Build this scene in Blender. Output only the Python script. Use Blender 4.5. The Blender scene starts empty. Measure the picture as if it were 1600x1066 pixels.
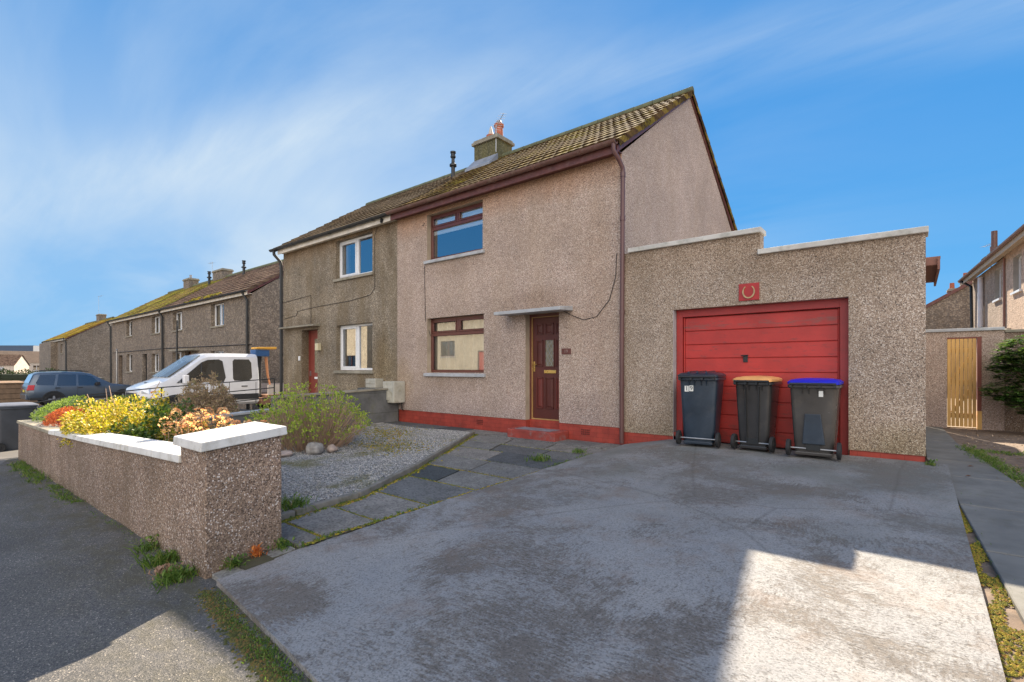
import bpy, bmesh, math, random
from mathutils import Vector, Matrix
random.seed(7)
R = math.radians
sc = bpy.context.scene
COL = sc.collection
# ------------------------------------------------------------------ camera
# world: X runs right along the front of the house, Y into the plot, Z up, 0 = path level at the front door
cam = bpy.data.objects.new('camera', bpy.data.cameras.new('camera')); COL.objects.link(cam)
cam.location = (0, 0, 1.24); cam.rotation_euler = (R(90), 0, R(39.1))
cam.data.sensor_width = 36; cam.data.lens = 17.46; cam.data.shift_y = 0.02625; cam.data.clip_end = 3000
sc.camera = cam
# ------------------------------------------------------------------ light
SUN = Vector((-.358, 1, .838)).normalized()          # towards the sun
sun = bpy.data.objects.new('sun', bpy.data.lights.new('sun', 'SUN')); COL.objects.link(sun)
sun.data.energy = 5.0; sun.data.angle = R(.5); sun.data.color = (1, .86, .67)
sun.rotation_euler = SUN.to_track_quat('Z', 'Y').to_euler()
w = bpy.data.worlds.new('World'); sc.world = w; w.use_nodes = True
sc.view_settings.view_transform = 'Standard'; sc.view_settings.look = 'None'
sc.view_settings.exposure = 1.54; sc.view_settings.gamma = 1

# ------------------------------------------------------------------ node helper
class G:
    def __init__(s, tree):
        s.t = tree; s.t.nodes.clear()
    def n(s, typ, props=None, **ins):
        nd = s.t.nodes.new('ShaderNode' + typ)
        for k, v in (props or {}).items(): setattr(nd, k, v)
        for k, v in ins.items():
            key = int(k[1:]) if k[0] == 'i' and k[1:].isdigit() else k.replace('_', ' ')
            s.set(nd.inputs[key], v)
        return nd
    def set(s, sock, v):
        if isinstance(v, bpy.types.NodeSocket): s.t.links.new(v, sock)
        elif isinstance(v, (tuple, list)) and sock.type == 'RGBA' and len(v) == 3: sock.default_value = (*v, 1)
        else: sock.default_value = v
    def mix(s, f, a, b, mode='MIX'):
        nd = s.n('MixRGB', {'blend_type': mode}); s.set(nd.inputs[0], f); s.set(nd.inputs[1], a); s.set(nd.inputs[2], b)
        return nd.outputs[0]
    def math(s, op, a, b=0.0, c=0.0, clamp=False):
        nd = s.n('Math', {'operation': op, 'use_clamp': clamp}); s.set(nd.inputs[0], a); s.set(nd.inputs[1], b)
        if op == 'MULTIPLY_ADD': s.set(nd.inputs[2], c)
        return nd.outputs[0]
    def ramp(s, f, pts, interp='LINEAR'):
        nd = s.n('ValToRGB'); cr = nd.color_ramp; cr.interpolation = interp
        while len(cr.elements) < len(pts): cr.elements.new(.5)
        for e, (p, c) in zip(cr.elements, pts):
            e.position = p; e.color = (*c, 1) if isinstance(c, (tuple, list)) else (c, c, c, 1)
        s.set(nd.inputs[0], f); return nd.outputs[0]
    def noise(s, vec, scale, detail=4, rough=.55, dist=0.0):
        nd = s.n('TexNoise', Scale=scale, Detail=detail, Roughness=rough, Distortion=dist); s.set(nd.inputs['Vector'], vec); return nd.outputs[0]
    def vor(s, vec, scale, feature='F1', rnd=1.0):
        nd = s.n('TexVoronoi', {'feature': feature}, Scale=scale, Randomness=rnd); s.set(nd.inputs['Vector'], vec); return nd
    def bump(s, h, strength=.5, dist=.01, normal=None):
        nd = s.n('Bump', Strength=strength, Distance=dist); s.set(nd.inputs['Height'], h)
        if normal is not None: s.set(nd.inputs['Normal'], normal)
        return nd.outputs[0]
    def mapping(s, vec, scale=(1, 1, 1), rot=(0, 0, 0)):
        nd = s.n('Mapping'); s.set(nd.inputs[0], vec); nd.inputs['Scale'].default_value = scale; nd.inputs['Rotation'].default_value = rot
        return nd.outputs[0]
def M(name):
    m = bpy.data.materials.new(name); m.use_nodes = True
    g = G(m.node_tree); g.co = g.n('TexCoord').outputs['Object']
    g.pos = g.n('NewGeometry').outputs['Position']
    def out(**kw):
        b = g.n('BsdfPrincipled', **kw); o = g.n('OutputMaterial'); g.t.links.new(b.outputs[0], o.inputs[0]); return b
    g.out = out; return m, g

# ------------------------------------------------------------------ world: Nishita sky with thin high cloud
g = G(w.node_tree)
sky = g.n('TexSky', {'sky_type': 'NISHITA', 'sun_disc': False, 'sun_elevation': math.asin(SUN.z),
                     'sun_rotation': math.atan2(SUN.x, SUN.y), 'altitude': 0, 'air_density': 1.0, 'dust_density': .25, 'ozone_density': 3.0})
gen = g.n('TexCoord').outputs['Generated']
sep = g.n('SeparateXYZ'); g.set(sep.inputs[0], gen)
zc = g.math('ADD', g.math('MAXIMUM', sep.outputs[2], 0), .16)
u = g.math('DIVIDE', sep.outputs[0], zc); v = g.math('DIVIDE', sep.outputs[1], zc)
comb = g.n('CombineXYZ'); g.set(comb.inputs[0], u); g.set(comb.inputs[1], v)
flat = comb.outputs[0]
m1 = g.mapping(flat, (.55, 1.5, 1), (0, 0, R(-28)))
n1 = g.noise(m1, .9, 7, .56, .7)
n2 = g.noise(g.mapping(flat, (.3, .45, 1), (0, 0, R(30))), .9, 3, .5, .4)
big = g.ramp(n2, [(.34, 0.0), (.66, 1.0)])
wisp = g.ramp(n1, [(.40, 0.0), (.80, 1.0)])
# more cloud towards the left of the view (-X)
side = g.ramp(g.math('MULTIPLY_ADD', sep.outputs[0], -.75, .18), [(0.08, .12), (.72, 1.0)])
cl = g.math('MULTIPLY', g.math('MULTIPLY', wisp, g.math('MULTIPLY_ADD', big, .8, .35)), side)
d1, d2 = Vector((-.725, .535, .433)), Vector((.076, .879, .47))
nn = d1.cross(d2).normalized()
bd_ = g.n('VectorMath', {'operation': 'DOT_PRODUCT'}); g.set(bd_.inputs[0], gen); bd_.inputs[1].default_value = nn
bw = g.math('ADD', bd_.outputs['Value'], g.math('MULTIPLY', g.math('SUBTRACT', n2, .5), .10))
band = g.ramp(g.math('MULTIPLY_ADD', g.math('ABSOLUTE', bw), -11.0, 1.0), [(0, 0.0), (1, 1.0)], 'EASE')
band = g.math('MULTIPLY', band, g.ramp(g.noise(g.mapping(flat, (.5, 3.0, 1), (0, 0, R(-20))), 1.6, 6, .6, .4), [(.3, .05), (.75, .45)]))
haze_ = g.math('MULTIPLY', g.ramp(n2, [(.3, .3), (.7, 1.0)]), g.ramp(g.math('MULTIPLY_ADD', sep.outputs[0], -1.0, 0.0), [(.25, 0.0), (.92, .8)], 'EASE'))
haze_ = g.math('MULTIPLY', haze_, g.ramp(sep.outputs[2], [(.0, .35), (.18, .8), (.30, 1.0), (.50, .35)]))
cl = g.math('ADD', g.math('MULTIPLY', cl, .75), g.math('ADD', band, haze_), clamp=True)
cl = g.math('MULTIPLY', cl, g.ramp(g.math('ADD', sep.outputs[1], .5), [(.0, 0.0), (.45, 1.0)]))
# deep even blue of the photographed sky, blended with the physical sky
grad = g.ramp(sep.outputs[2], [(0.0, (.34, .58, .84)), (.12, (.22, .51, .84)), (.35, (.12, .40, .78)), (.8, (.08, .29, .64))])
vm = g.n('VectorMath', {'operation': 'MULTIPLY'}); g.set(vm.inputs[0], grad); vm.inputs[1].default_value = (1.6, 2.75, 3.3)
skyc = g.mix(.03, vm.outputs[0], sky.outputs[0])
skyc = g.mix(g.math('MULTIPLY', cl, .85), skyc, (2.3, 2.7, 3.05))
# warm lobe added to unseen sky behind the camera to brighten shaded walls
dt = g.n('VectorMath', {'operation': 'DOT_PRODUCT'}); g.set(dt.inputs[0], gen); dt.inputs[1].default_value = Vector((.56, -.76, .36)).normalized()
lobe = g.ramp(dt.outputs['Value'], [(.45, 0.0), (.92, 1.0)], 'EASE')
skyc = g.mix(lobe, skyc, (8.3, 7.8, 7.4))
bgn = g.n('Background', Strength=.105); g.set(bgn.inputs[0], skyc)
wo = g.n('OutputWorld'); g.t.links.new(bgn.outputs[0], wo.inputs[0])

# ------------------------------------------------------------------ mesh helper
WORLD = set()          # roots whose parts are written in world coordinates
def root_of(o):
    while o.parent: o = o.parent
    return o
class MB:
    def __init__(s): s.v = []; s.f = []; s.mi = []; s.cur = 0
    def add(s, vs, fs):
        b = len(s.v); s.v += [tuple(p) for p in vs]; s.f += [tuple(b + i for i in f) for f in fs]; s.mi += [s.cur] * len(fs); return s
    def box(s, x0, x1, y0, y1, z0, z1):
        return s.add([(x0, y0, z0), (x1, y0, z0), (x1, y1, z0), (x0, y1, z0), (x0, y0, z1), (x1, y0, z1), (x1, y1, z1), (x0, y1, z1)],
                     [(0, 3, 2, 1), (4, 5, 6, 7), (0, 1, 5, 4), (1, 2, 6, 5), (2, 3, 7, 6), (3, 0, 4, 7)])
    def hexa(s, b, t):                       # four bottom and four top corners, counter-clockwise from above
        return s.add(list(b) + list(t), [(0, 3, 2, 1), (4, 5, 6, 7), (0, 1, 5, 4), (1, 2, 6, 5), (2, 3, 7, 6), (3, 0, 4, 7)])
    def face(s, *p): return s.add(p, [tuple(range(len(p)))])
    def prism(s, poly, axis, a, b):          # poly in the two other axes
        n = len(poly)
        def P(p, t):
            return {'x': (t, p[0], p[1]), 'y': (p[0], t, p[1]), 'z': (p[0], p[1], t)}[axis]
        return s.add([P(p, a) for p in poly] + [P(p, b) for p in poly],
                     [tuple(range(n - 1, -1, -1)), tuple(range(n, 2 * n))] + [(i, (i + 1) % n, n + (i + 1) % n, n + i) for i in range(n)])
    def ring_loft(s, rings, cap=True, closed=True):
        n = len(rings[0]); vs = [p for r in rings for p in r]; fs = []
        for k in range(len(rings) - 1):
            for i in range(n if closed else n - 1):
                j = (i + 1) % n; fs.append((k * n + i, k * n + j, (k + 1) * n + j, (k + 1) * n + i))
        if cap: fs.append(tuple(range(n - 1, -1, -1))); fs.append(tuple(range((len(rings) - 1) * n, len(rings) * n)))
        return s.add(vs, fs)
    def tube(s, pts, r, n=8, cap=True):
        pts = [Vector(p) for p in pts]; rings = []
        rr = r if isinstance(r, (list, tuple)) else [r] * len(pts)
        up = None
        for i, p in enumerate(pts):
            d = (pts[min(i + 1, len(pts) - 1)] - pts[max(i - 1, 0)]).normalized()
            if up is None: up = d.orthogonal().normalized()
            up = (up - d * up.dot(d)); up = up.normalized() if up.length > 1e-5 else d.orthogonal().normalized()
            q = d.cross(up)
            rings.append([p + (up * math.cos(2 * math.pi * k / n) + q * math.sin(2 * math.pi * k / n)) * rr[i] for k in range(n)])
        return s.ring_loft(rings, cap)
    def cyl(s, c, r, axis, h, n=20, r2=None):
        c = Vector(c); a = {'x': Vector((1, 0, 0)), 'y': Vector((0, 1, 0)), 'z': Vector((0, 0, 1))}[axis]
        return s.tube([c, c + a * h], [r, r if r2 is None else r2], n)
    def lathe(s, c, prof, n=16):             # prof: (r, z)
        return s.ring_loft([[(c[0] + r * math.cos(2 * math.pi * k / n), c[1] + r * math.sin(2 * math.pi * k / n), c[2] + z) for k in range(n)] for r, z in prof])
    def build(s, name, mat, parent=None, bevel=0, smooth=False, loc=None, segs=2, local=False, norm=True):
        off = Vector((0, 0, 0))
        if parent is not None:
            rt = root_of(parent)
            if rt.name in WORLD and not local: off = rt.location.copy()
        if loc is not None: off = Vector(loc)
        me = bpy.data.meshes.new(name); me.from_pydata([tuple(Vector(p) - off) for p in s.v], [], s.f)
        mats = mat if isinstance(mat, (list, tuple)) else [mat]
        for m in mats: me.materials.append(m)
        if any(s.mi): me.polygons.foreach_set('material_index', s.mi)
        if bevel or smooth or norm:
            bm = bmesh.new(); bm.from_mesh(me)
            if norm: bmesh.ops.recalc_face_normals(bm, faces=bm.faces)
            if bevel:
                bmesh.ops.remove_doubles(bm, verts=bm.verts, dist=1e-5)
                es = [e for e in bm.edges if len(e.link_faces) == 2 and e.calc_face_angle(0) > R(25)]
                bmesh.ops.bevel(bm, geom=es, offset=bevel, segments=segs, affect='EDGES', profile=.6, clamp_overlap=True)
            bm.to_mesh(me); bm.free()
        if smooth:
            me.shade_smooth() if hasattr(me, 'shade_smooth') else None
            try: me.set_sharp_from_angle(angle=R(smooth if smooth is not True else 40))
            except Exception: pass
        o = bpy.data.objects.new(name, me); COL.objects.link(o)
        if loc is not None: o.location = loc
        if parent is not None: o.parent = parent
        return o
def each(mb, name, mat, parent, **kw):
    """one object for every separate piece of the mesh"""
    par = list(range(len(mb.v)))
    def find(i):
        while par[i] != i: par[i] = par[par[i]]; i = par[i]
        return i
    for f in mb.f:
        for i in f[1:]: par[find(i)] = find(f[0])
    groups = {}
    for f in mb.f: groups.setdefault(find(f[0]), []).append(f)
    out = []
    for fs in groups.values():
        idx = sorted({i for f in fs for i in f}); mp = {k: n for n, k in enumerate(idx)}
        q = MB(); q.add([mb.v[i] for i in idx], [tuple(mp[i] for i in f) for f in fs]); out.append(q.build(name, mat, parent, **kw))
    return out
def tag(o, label=None, cat=None, group=None, kind=None):
    if label: o['label'] = label
    if cat: o['category'] = cat
    if group: o['group'] = group
    if kind: o['kind'] = kind
    return o
def thing(name, label, cat, loc=(0, 0, 0), rz=0, group=None, world=False):
    o = bpy.data.objects.new(name, None); COL.objects.link(o); o.location = loc; o.rotation_euler = (0, 0, rz)
    o.empty_display_size = .3
    if world: WORLD.add(o.name)
    return tag(o, label, cat, group)
def grid_mesh(mb, xs, ys, zf):
    vs = [(x, y, zf(x, y)) for y in ys for x in xs]; n = len(xs)
    return mb.add(vs, [(j * n + i, j * n + i + 1, (j + 1) * n + i + 1, (j + 1) * n + i) for j in range(len(ys) - 1) for i in range(n - 1)])
def lin(a, b, n): return [a + (b - a) * i / n for i in range(n + 1)]
def interp(x, pts):
    if x <= pts[0][0]: return pts[0][1]
    for (a, p), (b, q) in zip(pts, pts[1:]):
        if x <= b: return p + (q - p) * (x - a) / (b - a)
    return pts[-1][1]

# ------------------------------------------------------------------ materials
def dash(name, cols, cell=.020, mort=(.2, .17, .14), stain=None, stain_amt=.5, bump=.6, vary=.25, contrast=.45, bands=(), spots=()):
    """pebbledash: small stones bedded in render. cols = [(pos, colour)...] by stone"""
    m, g = M(name)
    co = g.co
    v1 = g.vor(co, 1 / cell); sx = g.n('SeparateColor'); g.set(sx.inputs[0], v1.outputs['Color'])
    c = g.ramp(sx.outputs[0], cols, 'CONSTANT')
    v2 = g.vor(co, 1 / (cell * 2.1)); s2 = g.n('SeparateColor'); g.set(s2.inputs[0], v2.outputs['Color'])
    c = g.mix(contrast, c, g.ramp(s2.outputs[1], [(0, .45), (1, 1.4)]), 'MULTIPLY')
    c = g.mix(g.ramp(v1.outputs['Distance'], [(.45, 0.0), (.75, 1.0)]), c, mort)
    big = g.noise(co, .9, 5, .6)
    c = g.mix(1, c, g.ramp(big, [(.3, 1 - vary), (.7, 1 + vary * .6)]), 'MULTIPLY')
    if stain:
        st = g.ramp(g.noise(g.mapping(co, (1.6, 1.6, .35)), 1.3, 6, .65), [(.42, 0.0), (.66, 1.0)])
        c = g.mix(g.math('MULTIPLY', st, stain_amt), c, stain)
    sz = g.n('SeparateXYZ'); g.set(sz.inputs[0], co)
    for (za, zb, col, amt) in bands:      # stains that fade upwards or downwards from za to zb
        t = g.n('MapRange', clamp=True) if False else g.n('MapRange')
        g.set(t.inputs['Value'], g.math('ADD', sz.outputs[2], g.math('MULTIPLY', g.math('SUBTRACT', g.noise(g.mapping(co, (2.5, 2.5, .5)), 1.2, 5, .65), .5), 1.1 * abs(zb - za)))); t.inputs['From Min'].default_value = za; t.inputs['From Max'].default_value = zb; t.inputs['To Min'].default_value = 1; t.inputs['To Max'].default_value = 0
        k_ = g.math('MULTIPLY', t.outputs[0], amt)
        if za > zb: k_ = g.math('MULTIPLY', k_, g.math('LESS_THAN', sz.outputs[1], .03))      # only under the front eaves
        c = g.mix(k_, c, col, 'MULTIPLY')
    for (cx, cz, rx, rz, col, amt) in spots:      # grimy patches with ragged outlines
        ex = g.math('POWER', g.math('ABSOLUTE', g.math('DIVIDE', g.math('SUBTRACT', sz.outputs[0], cx), rx)), 2.0)
        ez = g.math('POWER', g.math('ABSOLUTE', g.math('DIVIDE', g.math('SUBTRACT', sz.outputs[2], cz), rz)), 2.0)
        f = g.math('SUBTRACT', 1.0, g.math('ADD', ex, ez)); f = g.math('ADD', f, g.math('MULTIPLY', g.math('SUBTRACT', g.noise(g.mapping(co, (4, 4, 1.2)), 1.5, 6, .7), .5), 1.6))
        k_ = g.math('MULTIPLY', g.math('MULTIPLY', g.ramp(f, [(.15, 0.0), (.95, 1.0)]), amt), g.math('LESS_THAN', sz.outputs[1], .2))
        c = g.mix(g.math('MULTIPLY', k_, .6), c, col, 'MULTIPLY')
    nb = g.bump(v1.outputs['Distance'], bump, cell * .5)
    g.out(Base_Color=c, Roughness=.9, Normal=nb); return m
def simple(name, col, rough=.6, var=.15, nscale=6, bump=0, metal=0, spec=.5, dirt=None, dirt_amt=.5, streak=False, coat=0):
    m, g = M(name)
    vec = g.mapping(g.co, (1, 1, .2)) if streak else g.co
    n = g.noise(vec, nscale, 5, .6)
    c = g.mix(1, col, g.ramp(n, [(.3, 1 - var), (.7, 1 + var * .7)]), 'MULTIPLY')
    if dirt: c = g.mix(g.math('MULTIPLY', g.ramp(g.noise(g.co, nscale * 1.7, 7, .7), [(.5, 0.0), (.7, 1.0)]), dirt_amt), c, dirt)
    kw = dict(Base_Color=c, Roughness=g.ramp(n, [(.3, max(rough - .08, 0)), (.7, min(rough + .1, 1))]), Metallic=metal)
    if bump: kw['Normal'] = g.bump(g.noise(g.co, nscale * 12, 4, .6), bump, .004)
    b = g.out(**kw); b.inputs['Specular IOR Level'].default_value = spec
    if coat: b.inputs['Coat Weight'].default_value = coat; b.inputs['Coat Roughness'].default_value = .05
    return m
tan = [(0, (.14, .10, .085)), (.10, (.34, .24, .19)), (.28, (.55, .42, .34)), (.5, (.46, .34, .275)), (.66, (.62, .48, .39)), (.84, (.72, .61, .52)), (.96, (.26, .18, .14))]
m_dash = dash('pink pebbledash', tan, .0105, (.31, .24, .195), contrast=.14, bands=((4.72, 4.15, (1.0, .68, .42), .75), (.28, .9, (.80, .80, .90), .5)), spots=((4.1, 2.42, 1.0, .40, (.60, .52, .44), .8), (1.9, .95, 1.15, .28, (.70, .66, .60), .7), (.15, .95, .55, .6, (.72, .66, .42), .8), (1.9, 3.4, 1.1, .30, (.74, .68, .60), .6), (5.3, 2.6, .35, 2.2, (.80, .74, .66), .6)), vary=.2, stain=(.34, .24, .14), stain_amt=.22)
gar = [(0, (.08, .065, .055)), (.11, (.28, .205, .15)), (.3, (.48, .38, .29)), (.5, (.36, .275, .21)), (.66, (.56, .46, .37)), (.84, (.70, .62, .53)), (.95, (.18, .13, .10))]
m_gdash = dash('buff pebbledash', gar, .0105, (.29, .22, .165), contrast=.1, bands=((2.95, 2.4, (.72, .66, .58), .7), (.2, .6, (.75, .72, .6), .7)), spots=((.6, 2.5, .5, .5, (.66, .62, .56), .7), (2.4, 2.6, .9, .3, (.66, .60, .52), .7), (3.6, .35, .5, .35, (.7, .68, .5), .7)), vary=.26, stain=(.25, .18, .10), stain_amt=.28)
wd = [(0, (.09, .06, .045)), (.2, (.27, .19, .135)), (.45, (.38, .275, .20)), (.65, (.21, .15, .12)), (.77, (.66, .58, .52)), (.88, (.44, .33, .25))]
m_wdash = dash('brown pebbledash', wd, .0105, (.22, .15, .11), bump=.9, bands=((-.12, .12, (.55, .55, .42), .9),), vary=.35, stain=(.13, .085, .045), stain_amt=.4)
nb = [(0, (.08, .065, .05)), (.15, (.25, .205, .15)), (.5, (.34, .275, .20)), (.75, (.43, .36, .27)), (.92, (.52, .46, .37))]
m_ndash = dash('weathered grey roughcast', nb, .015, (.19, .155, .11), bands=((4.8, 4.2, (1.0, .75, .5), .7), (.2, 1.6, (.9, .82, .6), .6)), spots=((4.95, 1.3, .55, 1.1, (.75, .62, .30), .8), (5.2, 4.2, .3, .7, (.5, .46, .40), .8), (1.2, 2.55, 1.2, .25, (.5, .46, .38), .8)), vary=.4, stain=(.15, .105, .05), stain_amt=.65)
fb = [(0, (.18, .145, .11)), (.3, (.27, .22, .17)), (.7, (.335, .275, .21))]
m_fdash = dash('far roughcast', fb, .06, (.17, .14, .115), vary=.2, stain=(.17, .13, .09), stain_amt=.4)
m_rdash = dash('warm roughcast', [(0, (.3, .22, .17)), (.5, (.42, .32, .25)), (.8, (.5, .4, .32))], .04, (.33, .25, .19), vary=.3, stain=(.17, .13, .10), stain_amt=.5)
m_cream = dash('cream roughcast', [(0, (.5, .42, .3)), (.5, (.62, .53, .4))], .05, (.5, .42, .3), vary=.2)
m_smooth = simple('cream render reveal', (.42, .34, .25), .8, .2, 4)
m_sill = simple('grey painted concrete', (.42, .43, .44), .7, .2, 5, .1, dirt=(.22, .2, .17), dirt_amt=.4)
m_reveal_g = simple('grey painted reveal', (.33, .31, .28), .75, .2, 4)
m_coping = simple('white painted coping', (.64, .63, .60), .7, .16, 4, .2, dirt=(.32, .29, .22), dirt_amt=.6)
m_gcoping = simple('weathered pale coping', (.56, .54, .49), .75, .2, 3, .15, dirt=(.2, .19, .14), dirt_amt=.6)
m_conc = simple('weathered concrete', (.30, .27, .21), .85, .3, 3, .2, dirt=(.14, .13, .07), dirt_amt=.7)
m_upvc = simple('white window frame', (.78, .79, .80), .3, .04, 5)
m_brownw = simple('brown window frame', (.125, .04, .03), .35, .2, 8)
m_fascia = simple('brown fascia paint', (.135, .045, .037), .5, .3, 6, .05, dirt=(.2, .13, .10), dirt_amt=.5)
m_gutter = simple('brown plastic gutter', (.15, .075, .06), .45, .25, 5, dirt=(.26, .2, .15), dirt_amt=.45)
m_pipe = simple('brown plastic downpipe', (.12, .055, .05), .35, .2, 2)
m_black = simple('black gutter', (.018, .02, .021), .4, .3, 5)
m_blackrail = simple('black railing paint', (.012, .013, .014), .4, .3, 5)
m_whitefascia = simple('white fascia', (.72, .66, .56), .6, .2, 4, dirt=(.45, .33, .2), dirt_amt=.3)
m_brass = simple('brass', (.75, .5, .16), .3, .15, 9, metal=.85)
m_clay = simple('clay chimney pot', (.42, .13, .07), .8, .25, 9, .2)
m_lead = simple('lead flashing', (.27, .29, .33), .5, .25, 4, dirt=(.16, .16, .15))
m_white = simple('white cowl', (.5, .45, .38), .5, .1, 4)
m_metal = simple('galvanised metal', (.45, .45, .45), .35, .2, 8, metal=.8)
m_rubber = simple('black rubber', (.02, .02, .021), .75, .3, 15, .1)
m_meter = simple('meter box plastic', (.46, .44, .37), .65, .2, 6, dirt=(.27, .23, .12), dirt_amt=.65)
m_curtain = simple('cream curtain', (.78, .70, .60), .9, .08, 10)
m_blind = simple('white blind', (.88, .90, .92), .8, .04, 5)
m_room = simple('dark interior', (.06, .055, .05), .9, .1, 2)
m_cable = simple('black cable', (.03, .025, .022), .6, .1, 8)
m_bwood = simple('bare timber', (.62, .36, .11), .6, .3, 9, .1, streak=True)
m_dwood = simple('weathered sleepers', (.23, .15, .09), .85, .35, 4, .25)
m_bluepaint = simple('blue door paint', (.08, .12, .2), .5, .2, 6)
m_browndoor = simple('far brown door', (.17, .07, .035), .5, .2, 6)
def glass(name, tint=(.02, .025, .03), refl=.3, clear=.55, rough=.012):
    m, g = M(name)
    tr = g.n('BsdfTransparent', Color=(.8, .84, .83)); dk = g.n('BsdfDiffuse', Color=tint); gl = g.n('BsdfGlossy', Color=(.92, .95, 1), Roughness=rough)
    a = g.n('MixShader'); g.set(a.inputs[0], 1 - clear); g.t.links.new(tr.outputs[0], a.inputs[1]); g.t.links.new(dk.outputs[0], a.inputs[2])
    fr = g.n('Fresnel', IOR=1.5); f = g.math('MAXIMUM', fr.outputs[0], refl)
    b = g.n('MixShader'); g.set(b.inputs[0], f); g.t.links.new(a.outputs[0], b.inputs[1]); g.t.links.new(gl.outputs[0], b.inputs[2])
    o = g.n('OutputMaterial'); g.t.links.new(b.outputs[0], o.inputs[0]); return m
m_glass = glass('window glass', refl=.19, clear=.96, rough=.02)
m_glass2 = glass('window glass with bright reflection', refl=.36, clear=.95)
m_carglass = glass('vehicle glass', (.012, .016, .02), .13, .2)
m_obsc = simple('leaded obscured glass', (.20, .18, .13), .25, .2, 14)

def brick_red(name='painted red base course', c1=(.36, .05, .03)):
    m, g = M(name)
    mp = g.mapping(g.co, (1, 1, 1), (R(90), 0, 0))
    b = g.n('TexBrick', Scale=1.0); g.set(b.inputs['Vector'], mp); b.inputs['Brick Width'].default_value = .225; b.inputs['Row Height'].default_value = .075
    b.inputs['Mortar Size'].default_value = .005; b.inputs['Color1'].default_value = (*c1, 1); b.inputs['Color2'].default_value = (c1[0] * .85, c1[1] * .85, c1[2] * .9, 1); b.inputs['Mortar'].default_value = (c1[0] * .7, c1[1] * .7, c1[2] * .7, 1)
    n = g.noise(g.co, 5, 6, .65)
    c = g.mix(1, b.outputs[0], g.ramp(n, [(.3, .72), (.7, 1.2)]), 'MULTIPLY')
    c = g.mix(g.ramp(g.noise(g.co, 9, 5, .7), [(.58, 0.0), (.75, .5)]), c, (.25, .11, .07))
    g.out(Base_Color=c, Roughness=.7, Normal=g.bump(b.outputs[1], -.5, .004)); return m
m_redbase = brick_red()
def redpaint(name, col, grain_x=True, wear=.3, foot=0):
    m, g = M(name)
    gr = g.noise(g.mapping(g.co, (.6, 1, 14) if grain_x else (14, 1, .6)), 6, 6, .6)
    n = g.noise(g.co, 2.5, 5, .6)
    c = g.mix(1, col, g.ramp(n, [(.3, .8), (.7, 1.15)]), 'MULTIPLY')
    c = g.mix(g.math('MULTIPLY', g.ramp(g.noise(g.mapping(g.co, (1.2, 1, 5)), 5, 7, .72), [(.56, 0.0), (.68, 1.0)]), wear), c, (.12, .045, .04))
    if foot:      # splashed dirt and bare wood near the ground
        sz = g.n('SeparateXYZ'); g.set(sz.inputs[0], g.co)
        f = g.math('ADD', g.math('MULTIPLY', g.math('SUBTRACT', foot, sz.outputs[2]), 1.6), g.math('MULTIPLY', g.math('SUBTRACT', g.noise(g.mapping(g.co, (1.5, 1, 3)), 3.5, 7, .72), .5), 2.0))
        c = g.mix(g.math('MULTIPLY', g.ramp(f, [(.1, 0.0), (.6, 1.0)]), .75), c, (.075, .035, .028))
        f2 = g.math('ADD', g.math('SUBTRACT', .12, g.math('ABSOLUTE', g.math('SUBTRACT', sz.outputs[2], 1.86))), g.math('MULTIPLY', g.math('SUBTRACT', g.noise(g.mapping(g.co, (1.4, 1, 6)), 4.0, 7, .75), .5), .55))
        c = g.mix(g.math('MULTIPLY', g.ramp(f2, [(.08, 0.0), (.16, 1.0)]), .6), c, (.15, .09, .075))
    g.out(Base_Color=c, Roughness=.5, Normal=g.bump(gr, .25, .004)); return m
m_reddoor = redpaint('red garage paint', (.46, .036, .027), True, .6, foot=.42)
m_redframe = redpaint('red garage frame paint', (.36, .032, .027), False, .4)
m_mahog = redpaint('mahogany stained door', (.095, .022, .015), False, .25)
m_mahog2 = redpaint('worn reddish door panel', (.16, .028, .02), False, .3)
m_nbred = redpaint('neighbour red door', (.22, .045, .032), False, .2)
m_plaque = simple('red plaque', (.38, .025, .025), .55, .2, 6, .1)
m_horse = simple('worn brass horseshoe', (.45, .33, .17), .5, .3, 20, .2, metal=.3)

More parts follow.
